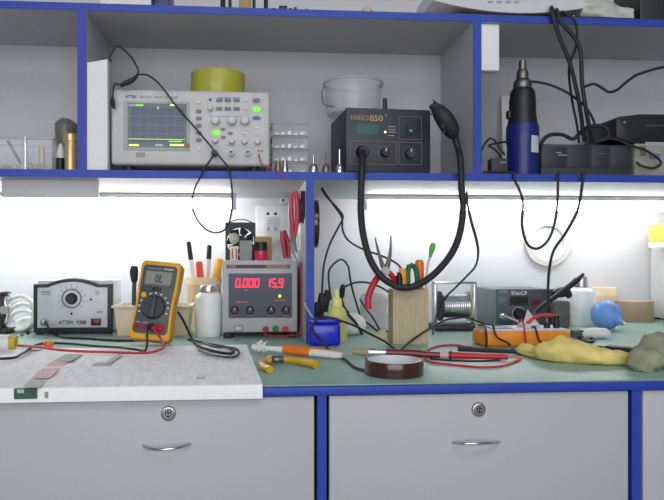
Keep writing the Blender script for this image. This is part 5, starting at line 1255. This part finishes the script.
# toothbrush
a = desk(266, 348, ZD+.010); e = desk(342, 355.5, ZD+.0075); d = e-a
t = thing('toothbrush', 'old toothbrush with orange and white handle and splayed bristles', 'toothbrush', (a.x+d.x/2, a.y+d.y/2, ZD))
MB().tube([a+d*.0, a+d*.2, a+d*.4], lambda u: .0042+.0028*u, n=14, flat=.75).build('neck', WHITE, t)
MB().tube([a+d*.24, a+d*.42, a+d*.62], lambda u: .0058+.0018*math.sin(PI*u), n=14, flat=.85).build('orange_grip', ORANGET, t)
MB().tube([a+d*.6, a+d*.8, a+d*.93, a+d*1.0], lambda u: .0068-.0018*max(0, u-.6)/.4, n=14, flat=.8).build('handle', mat('pinkish_white_handle', (232, 222, 216), .4), t)
MB().tube([a+d*.24+Vector((0, .004, .005)), a+d*.6+Vector((0, .004, .0058)), a+d*.97+Vector((0, .004, .004))], .0024, n=8).build('orange_strip', ORANGET, t)
hd_ = desk(259.5, 347.8, ZD+.011)
MB().tube([a+d*.05, hd_, hd_+Vector((-.012, .004, .002))], .0045, n=10, flat=.7).build('head', WHITE, t)
mb = MB(); rnd = random.Random(4)
for i in range(46):
    p = hd_.lerp(a, rnd.random()*.8)+Vector((rnd.uniform(-.008, .004), rnd.uniform(-.006, .006), .001)); q = p+Vector((rnd.uniform(-.010, .010), rnd.uniform(-.014, .006), rnd.uniform(-.008, .013)))
    q.z = max(q.z, ZD+.001); mb.tube([p, (p+q)/2+Vector((0, 0, .002)), q], .0009, n=4, k=2)
o = mb.build('bristles', mat('white_bristle', (236, 236, 234), .7), t); o['kind'] = 'stuff'
# yellow pliers
t = thing('yellow_pliers', 'small yellow handled pliers lying open behind the newspaper corner', 'pliers', desk(285, 366))
pv = desk(275, 359.5, ZD+.008)
MB().tube([pv+Vector((.006, 0, 0)), desk(288, 359.5, ZD+.0075), desk(302, 361.5, ZD+.007), desk(316, 364.5, ZD+.0068)], lambda u: .0045+.0016*u, n=12).build('grip', mat('yellow_grip', (206, 162, 24), .4), t)
MB().tube([pv+Vector((-.006, -.003, 0)), desk(264.5, 361.5, ZD+.0066), desk(262.5, 365.5, ZD+.0064), desk(270, 369.5, ZD+.0062)], lambda u: .0045+.0012*u, n=12).build('grip', mat('yellow_grip', (206, 162, 24), .4), t)
MB().tube([desk(269, 358.5, ZD+.0075), pv, desk(283, 359.5, ZD+.0075)], .0055, n=12).build('joint', DSTEEL, t)
# paint brush with dark red handle
a, e = desk(352, 351.5, ZD+.0075), desk(424, 354, ZD+.0068); d = e-a
t = thing('paint_brush', 'flat brush with steel ferrule and dark red handle behind the amber film tape', 'brush', a.lerp(e, .4))
MB().tube([a, a+d*.12, a+d*.25], lambda u: .0048+.002*u, n=14, flat=.9).build('bristles', mat('tan_bristle', (176, 158, 124), .8, var=.2, scale=200, stretch=(.2, 4, 4)), t)
MB().tube([a+d*.24, a+d*.36, a+d*.48], .0070, n=18).build('ferrule', CHROME, t)
MB().tube([a+d*.475, a+d*.65, a+d*.85, a+d*1.0], lambda u: .0070-.0012*u, n=16).build('handle', DRED, t)
# probes
a, e = desk(440, 355, ZD+.0062), desk(523, 357.5, ZD+.0055); d = e-a
t = thing('red_probe', 'red test probe lying in front of the orange meter', 'test probe', a.lerp(e, .4))
MB().tube([a-d*.22, a-d*.1, a+d*.04], .0055, n=14).build('probe_cap', DRED, t)
MB().tube([a+d*.0, a+d*.1], .0058, n=14, k=0).build('sleeve', mat('clear_pink_sleeve', (206, 176, 176), .3), t)
MB().tube([a+d*.1, a+d*.3, a+d*.36, a+d*.7, a+d*.82], lambda u: .0058-.0016*u, n=14).build('handle', RED, t)
MB().lathe([(0, 0), (.0075, 0), (.0075, .0025), (0, .0025)], a+d*.12, d, 16).build('guard', BLACK, t)
MB().tube([a+d*.82, e], .0019, n=8, k=0).build('tip', mat('pink_tip', (206, 120, 130), .4), t)
a, e = desk(458, 348.8, ZD+.0055), desk(521, 352, ZD+.005); d = e-a
t = thing('black_probe', 'black test probe lying between the red probe and the orange meter', 'test probe', a.lerp(e, .5))
MB().tube([a, a+d*.3, a+d*.7, e], lambda u: .0045-.0012*u, n=12).build('handle', BLACK, t)
cable('test_wire', 'red lead looping behind the red test probe', 'wire', [dk(426, 351, .0025), dk(433, 347.5, .0025), dk(443, 345.3, .0025), dk(456, 345, .0025), dk(466, 346.5, .0025), dk(473, 347, .0025)], .0019, REDW)
cable('test_wire', 'red lead looping in front of the red test probe', 'wire', [dk(425, 359, .0025), dk(433, 362.5, .0025), dk(446, 364, .0025), dk(465, 366, .0025), dk(484, 367.3, .0025), dk(502, 366, .0025), dk(514, 362, .0025), dk(520, 359.5, .0025)], .0019, REDW)
cable('test_wire', 'thin dark lead lying straight along under the red test probe', 'wire', [dk(430, 358.8, .0015), dk(450, 360.3, .0015), dk(475, 361, .0015), dk(500, 360, .0015)], .0013, BLACKR)

# ------------------------------------------------------------------ black leads around the support panel
K = 'black leads round the support panel'
def kb(label, pts, r=.0021, name='lead'): return cable(name, label, 'cable', pts, r, BLACKR, K)
kb('black lead coming down from the shelf and swinging right to the pliers', [(322, 187.5, 1.36), (325, 193, 1.36), (332, 203, 1.36), (341.6, 217, 1.36), (342.5, 229, 1.36), (348, 240, 1.36), (362.5, 249, 1.36), (382, 256, 1.36), (398, 264.5, 1.36), (404, 276, 1.34), (407, 290, 1.30)])
kb('black lead coming down from the shelf into the plug cluster behind the blue tub', [(321, 188.5, 1.375), (327, 197, 1.375), (338, 209, 1.375), (343, 217, 1.375), (338, 228, 1.37), (329.5, 245, 1.36), (324, 264.5, 1.35), (322.5, 282, 1.34), (322, 296, 1.33)])
kb('black lead arching up in a narrow hoop behind the yellow bottle', [(331, 300, 1.365), (328.5, 277, 1.36), (331, 267, 1.35), (341, 259.5, 1.35), (348, 266, 1.35), (350, 278, 1.36), (353, 292, 1.37), (358, 309, 1.39), (361, 320, 1.43), dk(362, 327)])
kb('black lead bowing from a thick plug across to the wooden block', [(344, 287, 1.40), (350, 284.5, 1.40), (356, 282.5, 1.40), (367, 282.5, 1.40), (378, 286, 1.39), (387, 291, 1.37), (395, 298, 1.33), (398, 310, 1.31)])
kb('black lead curling low along the wall behind the white tissue wad', [(341, 295, 1.42), (345, 308, 1.45), (355, 318, 1.475), (366, 322, 1.46), dk(378, 331), dk(390, 331), dk(400, 330)])
kb('black lead slanting down behind the red plier grip', [(360, 299, 1.44), (366, 309, 1.42), (373, 318, 1.40), dk(382, 333), dk(388, 336)])
kb('thicker black lead slanting down between the yellow bottle and the tissue wad', [(340, 300, 1.36), (346, 312, 1.35), (355, 322, 1.35), dk(362, 334)], .003)
t = thing('plug_cluster', 'cluster of black plugs behind the blue tub', 'plugs', P(321, 318, 1.33))
for a_, b2_, r_ in (((322, 293, 1.33), (321, 318, 1.33), .0085), ((327, 290, 1.345), (326, 312, 1.345), .007), ((317, 302, 1.32), (316, 322, 1.32), .0065)):
    MB().tube([P(*a_), P(*a_).lerp(P(*b2_), .5), P(*b2_)], lambda u, r_=r_: r_*(.7+.3*math.sin(PI*min(1, u*1.3))), n=12).build('plug', BLACKR, t)
MB().cyl(P(343, 286, 1.40), P(341, 296, 1.42), .0055, .0075).build('plug', BLACKR, t)
cable('lead', 'black lead looping over the blue tub and round in front of the paint brush', 'cable',
      [dk(404, 351, .0024), dk(396, 350, .0024), P(384, 341, 1.215), P(370, 334, 1.20), P(355, 326, 1.185), P(343, 321.5, 1.182), P(328, 317.2, 1.184), P(317, 319.5, 1.182), P(312.5, 326, 1.182), P(314, 333, 1.180), P(322, 341.5, 1.178), dk(332, 353, .0024), dk(345, 359.5, .0024), dk(354, 367, .0024), dk(366, 371, .0024)], .0021, BLACKR)
cable('lead', 'black lead coming out behind the yellow multimeter and bunching in front of the bottle', 'cable',
      [P(178, 312, 1.31), P(184, 322, 1.30), dk(191, 337), dk(197, 345, .006), dk(206, 349, .0065), dk(220, 352.5, .0065), dk(231, 353.5, .0065), dk(233.5, 350.5, .0065), dk(226, 347, .0065), dk(212, 344.5, .006), dk(200, 341.5, .003), dk(188, 339.5)], .0024, BLACKR)
cable('lead', 'dark grey shiny lead doubled over the newspaper corner beside the power supply', 'cable',
      [dk(199, 350.5, .0065), dk(208, 354, .0065), dk(222, 356.5, .0065), dk(234, 357, .0065), dk(239, 352.5, .0065), dk(233, 348, .0125), dk(214, 346.5, .013), dk(203, 342.5, .010)], .0022, mat('grey_sheen_cable', (66, 66, 68), .35))
cable('lead', 'black lead with woven end hanging from the shelf between the big hose and the reel', 'cable', [(466.5, 191.5, 1.38), (468, 206, 1.38), (471.5, 222, 1.38), (476, 238, 1.38), (478.2, 252, 1.38), (475.5, 266, 1.375), (466, 277, 1.38), (455, 288, 1.40), (447, 296, 1.42), (440, 308, 1.425), (436, 318, 1.42), dk(433, 334)], lambda u: .0022+.0012*max(0, math.sin(PI*min(1, u*2.4))), BLACKR)
cable('lead', 'black lead making a low U under the right shelf in front of the clear tape', 'cable', [(514, 172, 1.2425), (515, 181, 1.24), (519, 189, 1.24), (523, 203, 1.24), (522, 225, 1.24), (526.5, 242.6, 1.24), (534, 248.5, 1.24), (542, 246.5, 1.24), (550, 237, 1.24), (555.5, 219, 1.24), (557.5, 199.6, 1.24), (558, 180, 1.24), (558.5, 171, 1.243)], .0026, BLACKR)
cable('lead', 'black lead falling from the right shelf past the clear tape to the small controller', 'cable', [(583.5, 171, 1.2435), (582.5, 182, 1.24), (580, 200, 1.24), (576, 214, 1.25), (565, 234, 1.29), (554, 250, 1.33), (549.5, 268, 1.36), (548, 290, 1.38), (548, 308, 1.38), (547, 321, 1.37), dk(546.5, 342)], .003, BLACKR)
cable('lead', 'pale cord slipping down the near edge of the support panel to the blue tub', 'cable', [(304, 303, 1.235), (305.5, 306, 1.235), (309, 312, 1.238), (313, 318, 1.24)], .0018, mat('pale_cord', (190, 184, 170), .6))
